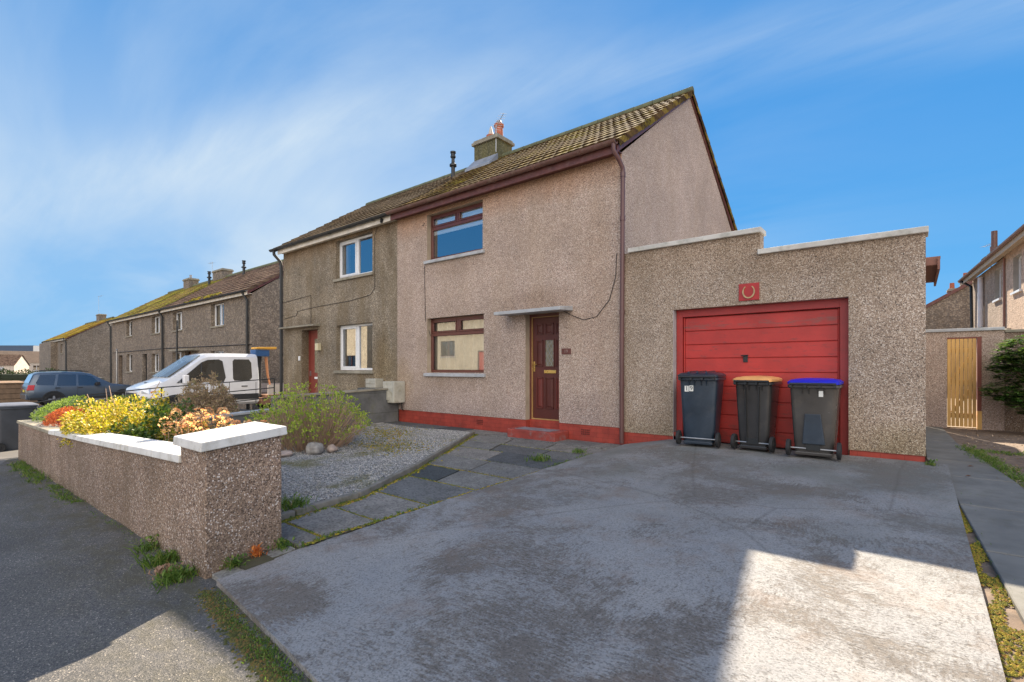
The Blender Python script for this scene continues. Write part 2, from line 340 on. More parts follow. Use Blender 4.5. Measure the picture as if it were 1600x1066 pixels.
def roof_mat(name, base, moss, amt, nose=(.62, .50, .28), namt=.8, z0=4.86, pitch=.1875, dark=(.035, .024, .018), tile=.30):
    """brown interlocking tiles; sunlit dashes painted in lichen tones on each tile nose, moss in patches"""
    m, g = M(name)
    sx = g.n('SeparateXYZ'); g.set(sx.inputs[0], g.co)
    r_ = g.math('DIVIDE', g.math('SUBTRACT', sx.outputs[2], z0), pitch); row = g.math('FLOOR', r_); fr = g.math('FRACT', r_)
    off = g.math('MULTIPLY', g.math('MODULO', g.math('ABSOLUTE', row), 2.0), .5)
    tx = g.math('ADD', g.math('DIVIDE', sx.outputs[0], tile), off); tf = g.math('FRACT', tx)
    cell = g.n('CombineXYZ'); g.set(cell.inputs[0], g.math('FLOOR', tx)); g.set(cell.inputs[1], row)
    wn = g.n('TexWhiteNoise'); g.set(wn.inputs['Vector'], cell.outputs[0])
    nz = g.math('MULTIPLY', g.ramp(fr, [(0, .3), (.12, 1.0), (.5, .9), (.75, 0.0)]), g.ramp(tf, [(.04, 0.0), (.16, 1.0), (.74, 1.0), (.9, 0.0)]))  # pale dashes stand in for sun on the raised tile noses
    c = g.mix(1, base, g.ramp(wn.outputs[0], [(0, .6), (1, 1.6)]), 'MULTIPLY')
    c = g.mix(g.ramp(g.noise(g.co, 7, 6, .7), [(.42, 0.0), (.68, .8)]), c, dark)
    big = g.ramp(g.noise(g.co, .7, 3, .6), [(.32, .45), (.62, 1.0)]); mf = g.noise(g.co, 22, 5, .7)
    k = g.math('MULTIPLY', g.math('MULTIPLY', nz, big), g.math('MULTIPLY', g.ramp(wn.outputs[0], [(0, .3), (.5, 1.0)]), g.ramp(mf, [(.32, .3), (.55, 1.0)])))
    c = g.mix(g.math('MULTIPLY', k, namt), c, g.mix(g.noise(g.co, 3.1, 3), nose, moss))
    mz = g.noise(g.co, 1.3, 5, .65)
    kk = g.math('ADD', g.math('MULTIPLY', mz, .9), g.math('MULTIPLY', mf, .6))
    c = g.mix(g.ramp(kk, [(.90 - amt, 0.0), (1.04 - amt, .9)]), c, g.mix(g.noise(g.co, 30, 3), moss, (moss[0] * .45, moss[1] * .6, moss[2] * .8)))
    b_ = g.out(Base_Color=c, Roughness=.95, Normal=g.bump(g.noise(g.co, 60, 4, .7), .6, .006)); b_.inputs['Specular IOR Level'].default_value = .05; return m
m_roof = roof_mat('brown concrete tiles with lichen and lit noses', (.085, .05, .024), (.34, .25, .03), .10, nose=(.46, .31, .07), namt=.7)
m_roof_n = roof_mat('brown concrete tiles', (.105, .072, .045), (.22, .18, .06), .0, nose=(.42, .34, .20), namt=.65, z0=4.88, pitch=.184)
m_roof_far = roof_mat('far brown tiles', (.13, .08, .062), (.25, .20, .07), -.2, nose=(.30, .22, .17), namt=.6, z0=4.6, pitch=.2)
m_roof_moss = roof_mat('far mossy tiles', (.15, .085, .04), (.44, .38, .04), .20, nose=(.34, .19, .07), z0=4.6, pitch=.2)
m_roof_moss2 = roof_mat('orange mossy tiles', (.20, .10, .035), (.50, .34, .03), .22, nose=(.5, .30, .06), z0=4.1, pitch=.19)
m_ridge = simple('mossy ridge tile', (.14, .15, .085), .9, .35, 5, .3)

# ------------------------------------------------------------------ ground
def asphalt():
    m, g = M('old asphalt')
    p = g.pos
    v = g.vor(p, 150); s = g.n('SeparateColor'); g.set(s.inputs[0], v.outputs['Color'])
    c = g.ramp(s.outputs[0], [(0, (.06, .059, .058)), (.25, (.095, .091, .087)), (.6, (.125, .117, .107)), (.88, (.18, .165, .145)), (.975, (.34, .30, .25))], 'CONSTANT')
    c = g.mix(1, c, g.ramp(g.noise(p, 1.1, 6, .6), [(.3, .75), (.7, 1.18)]), 'MULTIPLY')
    sy = g.n('SeparateXYZ'); g.set(sy.inputs[0], p)
    near = g.ramp(sy.outputs[1], [(.0, 0.0), (.5, .12), (1.0, 1.0)])
    near = g.ramp(g.math('MULTIPLY_ADD', sy.outputs[1], .8, 0), [(.35, 0.0), (1.0, 1.0)])
    k = g.math('MULTIPLY', near, g.ramp(g.noise(g.mapping(p, (1.5, 3.2, 1)), 2.2, 7, .7), [(.43, 0.0), (.60, 1.0)]))
    c = g.mix(g.math('MULTIPLY', k, .75), c, g.mix(g.noise(p, 8, 4), (.10, .085, .03), (.055, .05, .03)))
    g.out(Base_Color=c, Roughness=.88, Normal=g.bump(v.outputs['Distance'], .8, .004)); return m
m_asph = asphalt()
def drive_mat():
    m, g = M('patchy brushed concrete')
    p = g.pos
    fine = g.noise(p, 70, 5, .75); med = g.noise(p, 9, 6, .68, .3); big = g.noise(p, .85, 5, .55, .5)
    # short brush dashes whose direction drifts across the slab
    wob = g.n('TexNoise', Scale=.55, Detail=2.0); g.set(wob.inputs['Vector'], p)
    pv = g.mix(.42, p, wob.outputs[1], 'ADD')
    dash_ = g.noise(g.mapping(pv, (17, 62, 20), (0, 0, R(14))), 1.0, 3, .6)
    dash2 = g.noise(g.mapping(pv, (60, 15, 20), (0, 0, R(-25))), 1.0, 3, .6)
    sel = g.ramp(g.noise(p, .9, 2), [(.45, 0.0), (.55, 1.0)])
    dd = g.mix(sel, dash_, dash2)
    k = g.math('ADD', g.math('MULTIPLY', big, 1.35), g.math('MULTIPLY', med, .5))
    k = g.math('ADD', k, g.math('MULTIPLY', g.math('SUBTRACT', fine, .5), .6))
    k = g.math('ADD', k, g.math('MULTIPLY', g.math('SUBTRACT', dd, .5), .62))
    skim = g.ramp(k, [(.77, 0.0), (.95, 1.0)])
    dk = g.mix(g.noise(p, 2.2, 4), (.115, .102, .092), (.18, .155, .13))
    lt = g.mix(g.noise(p, 1.4, 5, .6), (.19, .20, .215), (.33, .31, .285))
    c = g.mix(skim, dk, lt)
    v = g.vor(p, 120); s = g.n('SeparateColor'); g.set(s.inputs[0], v.outputs['Color'])
    c = g.mix(1, c, g.ramp(s.outputs[0], [(0, .62), (.3, .95), (1, 1.18)]), 'MULTIPLY')
    c = g.mix(g.math('MULTIPLY', g.ramp(g.noise(p, 1.9, 6, .7), [(.52, 0.0), (.70, 1.0)]), .55), c, (.19, .125, .085))
    # greenish tint near the garage
    sy = g.n('SeparateXYZ'); g.set(sy.inputs[0], p)
    gk = g.math('MULTIPLY', g.ramp(g.math('MULTIPLY', sy.outputs[1], .1), [(.3, 0.0), (.62, 1.0)]), g.ramp(g.noise(p, 1.6, 4), [(.4, .15), (.65, .8)]))
    c = g.mix(gk, c, (.15, .15, .13))
    crk = g.vor(g.mix(.12, p, g.n('TexNoise', Scale=3.0).outputs[1]), .38, 'DISTANCE_TO_EDGE')
    c = g.mix(g.ramp(crk.outputs[0], [(0, .35), (.006, 0.0)]), c, (.08, .07, .06))
    g.out(Base_Color=c, Roughness=.85, Normal=g.bump(g.math('ADD', g.math('MULTIPLY', skim, .5), fine), .7, .006)); return m
m_drive = drive_mat()
def slab_mat():
    m, g = M('old concrete paving slabs')
    rnd = g.n('NewGeometry').outputs['Random Per Island']
    p = g.pos
    c = g.ramp(rnd, [(0, (.05, .058, .06)), (.22, (.08, .085, .088)), (.4, (.13, .13, .125)), (.62, (.20, .19, .17)), (.82, (.14, .135, .125)), (1, (.23, .21, .185))])
    v = g.vor(p, 60); s = g.n('SeparateColor'); g.set(s.inputs[0], v.outputs['Color'])
    c = g.mix(1, c, g.ramp(s.outputs[0], [(0, .6), (.4, 1), (1, 1.3)]), 'MULTIPLY')
    c = g.mix(1, c, g.ramp(g.noise(p, 4, 6, .65), [(.3, .72), (.7, 1.2)]), 'MULTIPLY')
    c = g.mix(g.ramp(g.noise(p, 3, 7, .7), [(.58, 0.0), (.7, .5)]), c, (.09, .085, .035))
    g.out(Base_Color=c, Roughness=.85, Normal=g.bump(g.noise(p, 60, 4, .7), .5, .004)); return m
m_slab = slab_mat()
def gravel_mat():
    m, g = M('grey gravel')
    rnd = g.n('NewGeometry').outputs['Random Per Island']
    p = g.pos
    v = g.vor(p, 45); s = g.n('SeparateColor'); g.set(s.inputs[0], v.outputs['Color'])
    k = g.math('FRACT', g.math('ADD', rnd, s.outputs[0]))
    c = g.ramp(k, [(0, (.10, .10, .10)), (.3, (.22, .215, .21)), (.6, (.33, .32, .30)), (.85, (.46, .44, .41))])
    c = g.mix(g.ramp(g.noise(p, 1.3, 6, .7), [(.53, 0.0), (.66, .75)]), c, g.mix(g.noise(p, 9, 3), (.20, .16, .04), (.08, .10, .03)))
    g.out(Base_Color=c, Roughness=.85, Normal=g.bump(v.outputs['Distance'], 1, .012)); return m
m_gravel = gravel_mat()
m_soil = simple('mossy soil', (.075, .065, .035), .95, .4, 7, .6, dirt=(.06, .08, .02), dirt_amt=.6)
m_dirt = simple('chip and leaf ground', (.17, .12, .085), .95, .45, 9, .8, dirt=(.34, .27, .2), dirt_amt=.5)
m_grass = simple('grass field', (.07, .09, .035), .95, .4, .5, .5, dirt=(.12, .11, .06))
m_edge = simple('concrete edging', (.21, .19, .16), .85, .3, 6, .3, dirt=(.07, .08, .03), dirt_amt=.8)
m_field = simple('yard ground', (.13, .12, .11), .95, .3, 1, .3)
def z_road(x): return -.22 + .022 * (x + 3.8) if x < -3.8 else interp(x, [(-3.8, -.22), (0, -.11), (6, -.06)])
def z_rd(x, y): return z_road(x) - .085 * min(1.2, max(0, 1.25 - y))
def z_terr(x, y=0):
    return interp(x, [(-600, -14), (-120, -4.2), (-80, -1.9), (-45, -.95), (-32, -.72), (-20, -.52), (-15, -.42), (-9.5, -.42), (60, -.3), (600, 0)])
def z_gard(y): return interp(y, [(1.4, -.14), (2.2, -.1), (7.35, 0)])
mb = MB(); grid_mesh(mb, [-900, -600, -300, -200, -120, -100, -80, -60, -45, -32, -26, -20, -15, -9.5, 0, 20, 60, 200, 600, 1200], [-900, -200, -60, -20, -10, 0, 1.37, 3, 9, 20, 40, 80, 200, 600, 1600], lambda x, y: z_terr(x) - (.6 if -14 < y < 1.3 and x < -20 else 0))
tag(mb.build('ground', m_field), 'open ground beyond the houses', 'ground', kind='structure')
mb = MB(); grid_mesh(mb, [-400, -200, -120, -80, -50, -30] + lin(-20, 6, 26) + [30, 100], [-16, -8, -2, -1, 0, .05, .4, .7, 1.0, 1.25, 1.37], lambda x, y: z_rd(max(x, -120), y))
tag(mb.build('road', m_asph), 'worn grey asphalt in front of the garden wall', 'road', kind='structure')
# driveway slab
DX = [-3.62, -2.86, -2, -1, .28]; DY = [1.15, 1.9, 3.4, 5, 7.35]
DZ = [[-.185, -.165, -.15, -.125, -.11], [-.13, -.115, -.09, -.06, -.05], [-.075, -.045, -.005, .022, .02], [-.03, .02, .05, .065, .07], [.02, .165, .165, .165, .165]]
def z_drive(x, y):
    cols = [interp(x, list(zip(DX, row))) for row in DZ]
    return interp(y, list(zip(DY, cols)))
mb = MB()
xs = lin(-3.62, .28, 44); ny = 60
rnd = random.Random(3)
lj = [rnd.uniform(-.012, .012) for _ in range(ny + 1)]
def fy(x): return interp(x, [(-3.62, 1.33), (-2.1, 1.17), (.28, .95)])
top = []
for j in range(ny + 1):
    row = []
    for i, x in enumerate(xs):
        y0 = fy(x); y = y0 + (7.345 - y0) * j / ny
        xx = x + (lj[j] if i == 0 else 0)
        row.append((xx, y, z_drive(x, y) + .003 * math.sin(x * 3 + y * 2)))
    top.append(row)
n = len(xs)
mb.add([p for r in top for p in r], [(j * n + i, j * n + i + 1, (j + 1) * n + i + 1, (j + 1) * n + i) for j in range(ny) for i in range(n - 1)])
def skirt(line, dz=.12):
    k = len(line); mb.add(list(line) + [(p[0], p[1], p[2] - dz) for p in line], [(i, i + 1, k + i + 1, k + i) for i in range(k - 1)])
skirt([r[0] for r in top]); skirt(top[0]); skirt([r[-1] for r in top])
tag(mb.build('driveway', m_drive, norm=False), 'patchy brushed concrete slab in front of the red garage door', 'driveway', kind='structure')
# slab path between gravel and driveway
def xl(y): return interp(y, [(1.9, -4.28), (2.25, -4.36), (2.95, -4.42), (4.2, -5.0), (6.85, -6.48)])
mb = MB(); rnd = random.Random(11)
rows = [1.90, 2.12, 2.62, 3.22, 3.9, 4.5, 5.12, 5.75, 6.3, 6.84]
for a, b in zip(rows, rows[1:]):
    w0, w1 = -3.64 - xl(a), -3.64 - xl(b); k = max(1, round((w0 + w1) / 2 / .82))
    cuts = [0] + sorted([(i + rnd.uniform(-.18, .18)) / k for i in range(1, k)]) + [1]
    for c, d in zip(cuts, cuts[1:]):
        gp = .017; dz = rnd.uniform(-.006, .006); q = []
        lo = -3.64 - w0; lb = -3.64 - w1
        for (f, y, l) in ((c, a, lo), (d, a, lo), (d, b, lb), (c, b, lb)):
            x = l + (-3.64 - l) * f
            q.append((x + (gp if f == c else -gp), y + (gp if y == a else -gp), z_gard(y) + dz + rnd.uniform(-.003, .003)))
        mb.hexa([(x, y, z - .05) for x, y, z in q], q)
mb.hexa([(-3.79, 1.36, -.25), (-3.645, 1.36, -.25), (-3.645, 1.885, -.2), (-3.79, 1.885, -.2)], [(-3.79, 1.36, -.19), (-3.645, 1.36, -.19), (-3.645, 1.885, -.125), (-3.79, 1.885, -.125)])
x = -9.4
while x < -3.7:
    x2 = min(x + rnd.uniform(.6, .95), -3.66); mb.box(x + .01, x2 - .01, 6.86, 7.335, -.05, -.002 + rnd.uniform(-.004, .004)); x = x2
tag(mb.build('path', m_slab, bevel=.004, segs=1), 'old paving slabs leading to the front door', 'path', kind='structure')
mb = MB(); grid_mesh(mb, lin(-9.42, -3.6, 12), lin(1.5, 7.4, 12), lambda x, y: z_gard(y) - .022)
tag(mb.build('soil', m_soil, loc=(-6, 4, 0)), 'mossy soil showing between the paving slabs', 'soil', kind='structure')
# gravel bed
mb = MB(); ys = lin(1.56, 6.84, 34); N = 40; vs = []
for y in ys:
    for i in range(N + 1):
        x = -9.34 + (xl(y) - .06 + 9.34) * i / N
        vs.append((x, y, z_gard(y) + .012 + .02 * math.sin(x * 2.1) * math.sin(y * 1.7) + random.uniform(-.004, .004)))
mb.add(vs, [(j * (N + 1) + i, j * (N + 1) + i + 1, (j + 1) * (N + 1) + i + 1, (j + 1) * (N + 1) + i) for j in range(len(ys) - 1) for i in range(N)])
tag(mb.build('gravel_bed', m_gravel, loc=(-7, 4, 0)), 'grey gravel covering the front garden', 'gravel', kind='structure')
mb = MB(); rnd = random.Random(5)
for i in range(26000):
    y = 2.0 + 4.8 * rnd.random() ** 1.1; x = -8.8 + (xl(y) - .08 + 8.8) * rnd.random() ** .7
    z = z_gard(y) + .016 + .02 * math.sin(x * 2.1) * math.sin(y * 1.7); r = rnd.uniform(.006, .014); a = rnd.random() * 3.1
    c, s_ = math.cos(a) * r * 1.3, math.sin(a) * r * 1.3
    mb.add([(x + c, y + s_, z), (x - s_, y + c, z), (x - c, y - s_, z), (x + s_, y - c, z), (x + rnd.uniform(-.4, .4) * r, y, z + r * rnd.uniform(.5, 1))], [(0, 1, 4), (1, 2, 4), (2, 3, 4), (3, 0, 4)])
tag(mb.build('gravel', m_gravel, norm=False, loc=(-6, 4, 0)), 'loose grey stone chips over the front garden bed', 'gravel', kind='stuff')
# concrete edging between gravel and path
k = thing('edging_kerb', 'low mossy concrete edging between the gravel and the slab path', 'edging', (-5.2, 4.4, 0), world=True)
pts = [(-4.33, 1.88), (-4.38, 2.25), (-4.44, 2.95), (-5.02, 4.2), (-5.76, 5.52), (-6.5, 6.84)]
for a, b in zip(pts, pts[1:]):
    a, b = Vector(a), Vector(b); d = (b - a).normalized(); nrm = Vector((-d.y, d.x)) * .035; a2 = a + d * .006; b2 = b - d * .006
    q = [(a2 - nrm), (a2 + nrm), (b2 + nrm), (b2 - nrm)]
    q = [q[0], q[3], q[2], q[1]]
    MB().hexa([(p.x, p.y, -.16) for p in q], [(p.x, p.y, z_gard(p.y) + .055 + random.uniform(-.006, .006)) for p in q]).build('kerb_stone', m_edge, k, bevel=.012)
# right-hand path, moss joint and yard
mb = MB()
cutsy = [-1.0, 1.1, 2.2, 3.35, 4.5, 5.7, 6.9, 8.1, 9.3, 10.5, 11.7, 13.4]
for a, b in zip(cutsy, cutsy[1:]):
    za, zb = interp(a, [(1, -.10), (3.3, .0), (7, .12), (13.5, .03)]), interp(b, [(1, -.10), (3.3, .0), (7, .12), (13.5, .03)])
    xa0, xb0 = interp(a, [(3, .44), (7, .22), (7.4, .11), (13.5, .11)]), interp(b, [(3, .44), (7, .22), (7.4, .11), (13.5, .11)])
    xa1, xb1 = interp(a, [(-1, 1.4), (4, 1.0), (6.64, .79), (10.3, .5), (13.4, .42)]), interp(b, [(-1, 1.4), (4, 1.0), (6.64, .79), (10.3, .5), (13.4, .42)])
    q = [(xa0, a + .012, za), (xa1, a + .012, za), (xb1, b - .012, zb), (xb0, b - .012, zb)]
    mb.hexa([(x, y, z - .07) for x, y, z in q], q)
m_path2 = simple('grey concrete path', (.17, .165, .15), .85, .3, 3, .4, dirt=(.10, .095, .07), dirt_amt=.6)
tag(mb.build('side_path', m_path2, bevel=.006, segs=1), 'grey concrete path beside the garage leading to the gate', 'path', kind='structure')
mb = MB(); grid_mesh(mb, [.1, .25, .5, .8, 1.5, 3, 6, 12], [-1, 1, 3, 5, 7, 9, 11, 13.6], lambda x, y: interp(y, [(1, -.13), (3.3, -.03), (7, .09), (13.5, .01)]))
tag(mb.build('yard', m_dirt), 'dirt ground with chips and leaves right of the side path', 'yard', kind='structure')
m_litter = dash('yard paving', [(0, (.2, .15, .09)), (.5, (.28, .20, .12))], .05)
mb = MB().box(.12, 14, 13.72, 40, -.5, .02); tag(mb.build('back_yard', m_litter), 'sunlit ground behind the gate wall', 'yard', kind='structure')

# ------------------------------------------------------------------ house builder (local: x along front, y inward, z up)
def wall_front(mb, x0, x1, z0, z1, holes, y=0, rec=.13):
    xs = sorted({x0, x1, *[h[0] for h in holes], *[h[1] for h in holes]}); zs = sorted({z0, z1, *[h[2] for h in holes], *[h[3] for h in holes]})
    for a, b in zip(xs, xs[1:]):
        for c, d in zip(zs, zs[1:]):
            if c < z0 - 1e-6: continue
            if any(h[0] <= (a + b) / 2 <= h[1] and h[2] <= (c + d) / 2 <= h[3] for h in holes): continue
            mb.face((a, y, c), (b, y, c), (b, y, d), (a, y, d))
def reveals(mb, h, y=0, rec=.13, bottom=True):
    a, b, c, d = h[:4]
    mb.face((a, y, c), (a, y, d), (a, y + rec, d), (a, y + rec, c)); mb.face((b, y, d), (b, y, c), (b, y + rec, c), (b, y + rec, d))
    mb.face((a, y, d), (b, y, d), (b, y + rec, d), (a, y + rec, d))
    if bottom: mb.face((a, y, c), (a, y + rec, c), (b, y + rec, c), (b, y, c))
def roof_mesh(mb, x0, x1, ylo, zlo, yhi, zhi, nx, gauge=.34, wav=.009, tile=.30, rag=0):
    """one slope of interlocking tiles, courses stepped, tile joints staggered"""
    L = math.hypot(yhi - ylo, zhi - zlo); dy, dz = (yhi - ylo) / L, (zhi - zlo) / L; sg = 1 if yhi > ylo else -1
    ny_, nz_ = -dz * sg * 1.0, abs(dy)
    nrm = (0, -dz if sg > 0 else dz, abs(dy))
    nc = max(3, round(L / gauge)); gg = L / nc
    xs = lin(x0, x1, nx)
    for c in range(nc):
        off = (c % 2) * .5
        def prof(x):
            t = ((x - x0) / tile + off) % 1.0
            return wav * (abs(math.sin(math.pi * t * 2)) ** .7) + (-.012 if t < .07 else 0)
        rows = []
        jx = {0: 0}
        for (s_, h) in ((0, .004), (0, .032), (.5, .022), (1.02, .010)):
            row = []
            for x in xs:
                t = ((x - x0) / tile + off)
                hj = h + (prof(x) if h > .005 or s_ else 0) + (math.sin(int(t) * 12.9 + c * 7.3) * .006)
                sl = (c + s_) * gg + (math.sin(int(t) * 7.7 + c * 3.1) * .008 if s_ == 0 else 0)
                sl = min(sl, L)
                row.append((x, ylo + dy * sl + nrm[1] * hj, zlo + dz * sl + nrm[2] * hj))
            rows.append(row)
        n = len(xs)
        mb.add([p for r in rows for p in r], [(j * n + i, j * n + i + 1, (j + 1) * n + i + 1, (j + 1) * n + i) for j in range(3) for i in range(n - 1)])
        # end caps of the course
        for e in (0, n - 1):
            q = [r[e] for r in rows]; base = [(p[0], p[1] - nrm[1] * .09, p[2] - nrm[2] * .09) for p in (q[0], q[3])]
            mb.face(q[0], q[1], q[2], q[3], base[1], base[0])
def window(house, x0, x1, z0, z1, style='white2', rec=.13, y=0, far=False, curtain=None, sillmat=None, blind=0, gmat=None):
    fm = {'w': m_upvc, 'b': m_brownw}[style[0]]
    yf = y + rec; t = .055
    f = MB(); d = .05
    f.box(x0, x1, yf - .01, yf + d, z0, z0 + t).box(x0, x1, yf - .01, yf + d, z1 - t, z1).box(x0, x0 + t, yf - .01, yf + d, z0 + t, z1 - t).box(x1 - t, x1, yf - .01, yf + d, z0 + t, z1 - t)
    xm = (x0 + x1) / 2
    if style == 'brown':
        zt = z1 - (z1 - z0) * .30
        f.box(x0 + t, x1 - t, yf - .012, yf + d, zt - .035, zt + .035); f.box(xm - .04, xm + .04, yf - .012, yf + d, zt + .035, z1 - t)
        for a, b in ((x0 + t, xm - .04), (xm + .04, x1 - t)):
            s_ = .035; c0, c1 = zt + .035, z1 - t
            f.box(a, b, yf - .02, yf + .02, c0, c0 + s_).box(a, b, yf - .02, yf + .02, c1 - s_, c1).box(a, a + s_, yf - .02, yf + .02, c0 + s_, c1 - s_).box(b - s_, b, yf - .02, yf + .02, c0 + s_, c1 - s_)
    else:
        xm = x0 + (x1 - x0) * .5
        f.box(xm - .045, xm + .045, yf - .012, yf + d, z0 + t, z1 - t)
        if not far:
            a, b, s_ = x0 + t, xm - .045, .045
            c0, c1 = z0 + t, z1 - t
            f.box(a, b, yf - .02, yf + .02, c0, c0 + s_).box(a, b, yf - .02, yf + .02, c1 - s_, c1).box(a, a + s_, yf - .02, yf + .02, c0 + s_, c1 - s_).box(b - s_, b, yf - .02, yf + .02, c0 + s_, c1 - s_)
    fo = f.build('window', fm, house, bevel=0 if far else .006, segs=1)
    MB().face((x0 + t * .6, yf + .026, z0 + t * .6), (x1 - t * .6, yf + .026, z0 + t * .6), (x1 - t * .6, yf + .026, z1 - t * .6), (x0 + t * .6, yf + .026, z1 - t * .6)).build('pane', gmat or m_glass, fo, norm=False)
    sm = sillmat or m_sill
    MB().hexa([(x0 - .06, y - .055, z0 - .085), (x1 + .06, y - .055, z0 - .085), (x1 + .06, yf + .01, z0 - .085), (x0 - .06, yf + .01, z0 - .085)],
              [(x0 - .06, y - .055, z0 - .02), (x1 + .06, y - .055, z0 - .02), (x1 + .06, yf + .01, z0 + .002), (x0 - .06, yf + .01, z0 + .002)]).build('sill', sm, fo, bevel=0 if far else .008)
    if curtain:
        cmb = MB(); n = 60 if not far else 12; yc = yf + .12
        for (a, b) in curtain:
            a_, b_ = x0 + (x1 - x0) * a, x0 + (x1 - x0) * b
            pr = [(a_ + (b_ - a_) * i / n, yc + .035 * math.sin(i * 1.25) + .014 * math.sin(i * .6)) for i in range(n + 1)]
            cmb.add([(p[0], p[1], z0 + .02) for p in pr] + [(p[0], p[1], z1 + .05) for p in pr], [(i, i + 1, n + 2 + i, n + 1 + i) for i in range(n)])
        each(cmb, 'curtain', m_curtain, fo, norm=False)
    if blind:
        MB().box(x0 + .03, x1 - .03, yf + .036, yf + .044, z1 - blind, z1 - .01).build('blind', m_blind, fo)
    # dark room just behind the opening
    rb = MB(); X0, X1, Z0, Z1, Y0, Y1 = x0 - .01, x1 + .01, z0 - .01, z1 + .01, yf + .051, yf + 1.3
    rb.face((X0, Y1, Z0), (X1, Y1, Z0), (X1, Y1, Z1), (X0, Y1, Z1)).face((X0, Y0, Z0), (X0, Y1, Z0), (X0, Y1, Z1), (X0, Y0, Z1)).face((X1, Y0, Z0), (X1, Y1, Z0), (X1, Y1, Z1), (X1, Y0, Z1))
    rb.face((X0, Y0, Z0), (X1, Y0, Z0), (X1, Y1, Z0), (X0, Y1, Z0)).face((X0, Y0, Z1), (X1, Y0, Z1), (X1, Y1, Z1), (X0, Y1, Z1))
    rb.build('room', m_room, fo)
    return fo
def plain_door(house, x0, x1, z0, z1, mat, rec=.2, y=0, glaz=True):
    yf = y + rec
    d = MB().box(x0 + .05, x1 - .05, yf, yf + .045, z0, z1 - .05).build('door', mat, house, bevel=.006)
    MB().box(x0, x0 + .05, yf - .02, yf + .06, z0, z1).box(x1 - .05, x1, yf - .02, yf + .06, z0, z1).box(x0 + .05, x1 - .05, yf - .02, yf + .06, z1 - .05, z1).build('door_frame', mat, d)
    if glaz:
        xm = (x0 + x1) / 2; MB().box(xm - .12, xm + .12, yf - .012, yf + .001, z0 + 1.0, z1 - .25).build('glazing', m_obsc, d)
        MB().box(xm - .13, xm + .13, yf - .014, yf, z0 + .82, z0 + .88).build('letterbox', m_upvc, d)
        MB().box(x0 + .07, x0 + .11, yf - .03, yf, z0 + .9, z0 + 1.05).build('handle', m_metal, d)
    return d
def gutter(parent, x0, x1, y, z, mat, r=.055, far=False, name='gutter'):
    n = 7; pr = [(y + r * math.cos(math.pi + math.pi * k / n), z + r * math.sin(math.pi + math.pi * k / n)) for k in range(n + 1)]
    pi_ = [(y + (r - .008) * math.cos(math.pi + math.pi * k / n), z + .004 + (r - .008) * math.sin(math.pi + math.pi * k / n)) for k in range(n + 1)]
    mb = MB(); mb.prism(pr + pi_[::-1], 'x', x0, x1)
    if not far:
        k = x0 + .4
        while k < x1:
            mb.prism([(y + (r + .008) * math.cos(math.pi + math.pi * q / 6), z + (r + .008) * math.sin(math.pi + math.pi * q / 6)) for q in range(7)], 'x', k, k + .05); k += .95
    return mb.build(name, mat, parent, smooth=30)
def downpipe(parent, pts, mat, r=.034, collars=()):
    p = MB().tube(pts, r, 12).build('downpipe', mat, parent, smooth=40)
    c = MB()
    for (x, y, z) in collars: c.cyl((x, y, z), r + .008, 'z', .07, 12)
    if collars: each(c, 'collar', mat, p, smooth=40)
    return p
def chimney(house, x0, x1, y0, y1, z0, z1, mat, pots=(), far=False):
    c = MB().box(x0, x1, y0, y1, z0, z1 - .14).build('chimney', mat, house)
    MB().box(x0 - .06, x1 + .06, y0 - .06, y1 + .06, z1 - .14, z1 - .06).box(x0 - .02, x1 + .02, y0 - .02, y1 + .02, z1 - .06, z1).build('cap', m_conc, c, bevel=.015)
    for (x, y, kind) in pots:
        if kind == 'tall': MB().lathe((x, y, z1), [(.0, 0), (.13, 0), (.12, .08), (.11, .32), (.14, .34), (.14, .40), (.10, .40), (.10, .36), (0, .36)], 16).build('pot', m_clay, c, smooth=40); MB().lathe((x, y, z1 + .40), [(0, 0), (.08, 0), (.09, .05), (.05, .12), (0, .13)], 12).build('cowl', m_lead, c, smooth=60)
        elif kind == 'short': MB().lathe((x, y, z1), [(0, 0), (.11, 0), (.12, .12), (.13, .13), (.13, .18), (.09, .18), (0, .18)], 16).build('pot', m_clay, c, smooth=40); MB().lathe((x, y, z1 + .18), [(0, 0), (.09, 0), (.05, .14), (.015, .27), (0, .27)], 12).build('cowl', m_white, c, smooth=60)
        elif kind == 'pipe': MB().lathe((x, y, z1), [(0, 0), (.08, 0), (.08, .3), (0, .3)], 10).build('pot', m_lead, c, smooth=40)
        else: MB().lathe((x, y, z1), [(0, 0), (.10, 0), (.09, .3), (0, .3)], 10).build('pot', m_clay, c, smooth=40)
    return c
def aerial(parent, x, y, z, h=1.0, boom=.9, ang=0, n=8):
    a = MB().tube([(x, y, z), (x, y, z + h)], .012, 6).build('aerial', m_metal, parent)
    mb = MB(); c, s_ = math.cos(ang), math.sin(ang); zt = z + h - .06
    mb.tube([(x - c * .15, y - s_ * .15, zt), (x + c * boom, y + s_ * boom, zt)], .008, 5)
    for i in range(n):
        t = -.1 + (boom + .08) * i / (n - 1); l = .16 - .01 * i
        mb.tube([(x + c * t - s_ * l, y + s_ * t + c * l, zt), (x + c * t + s_ * l, y + s_ * t - c * l, zt)], .004, 4)
    mb.build('aerial_head', m_metal, a); return a
def vent_stack(parent, x, y, z, mat=None, s_=1.0):
    return MB().lathe((x, y, z), [(0, -.2), (.055 * s_, -.2), (.055 * s_, .32), (.10 * s_, .33), (.10 * s_, .38), (.05 * s_, .42), (.045 * s_, .55), (.075 * s_, .58), (.075 * s_, .62), (.06 * s_, .63), (.06 * s_, .68), (.08 * s_, .70), (.08 * s_, .74), (0, .74)], 14).build('vent_pipe', mat or m_black, parent, smooth=40)
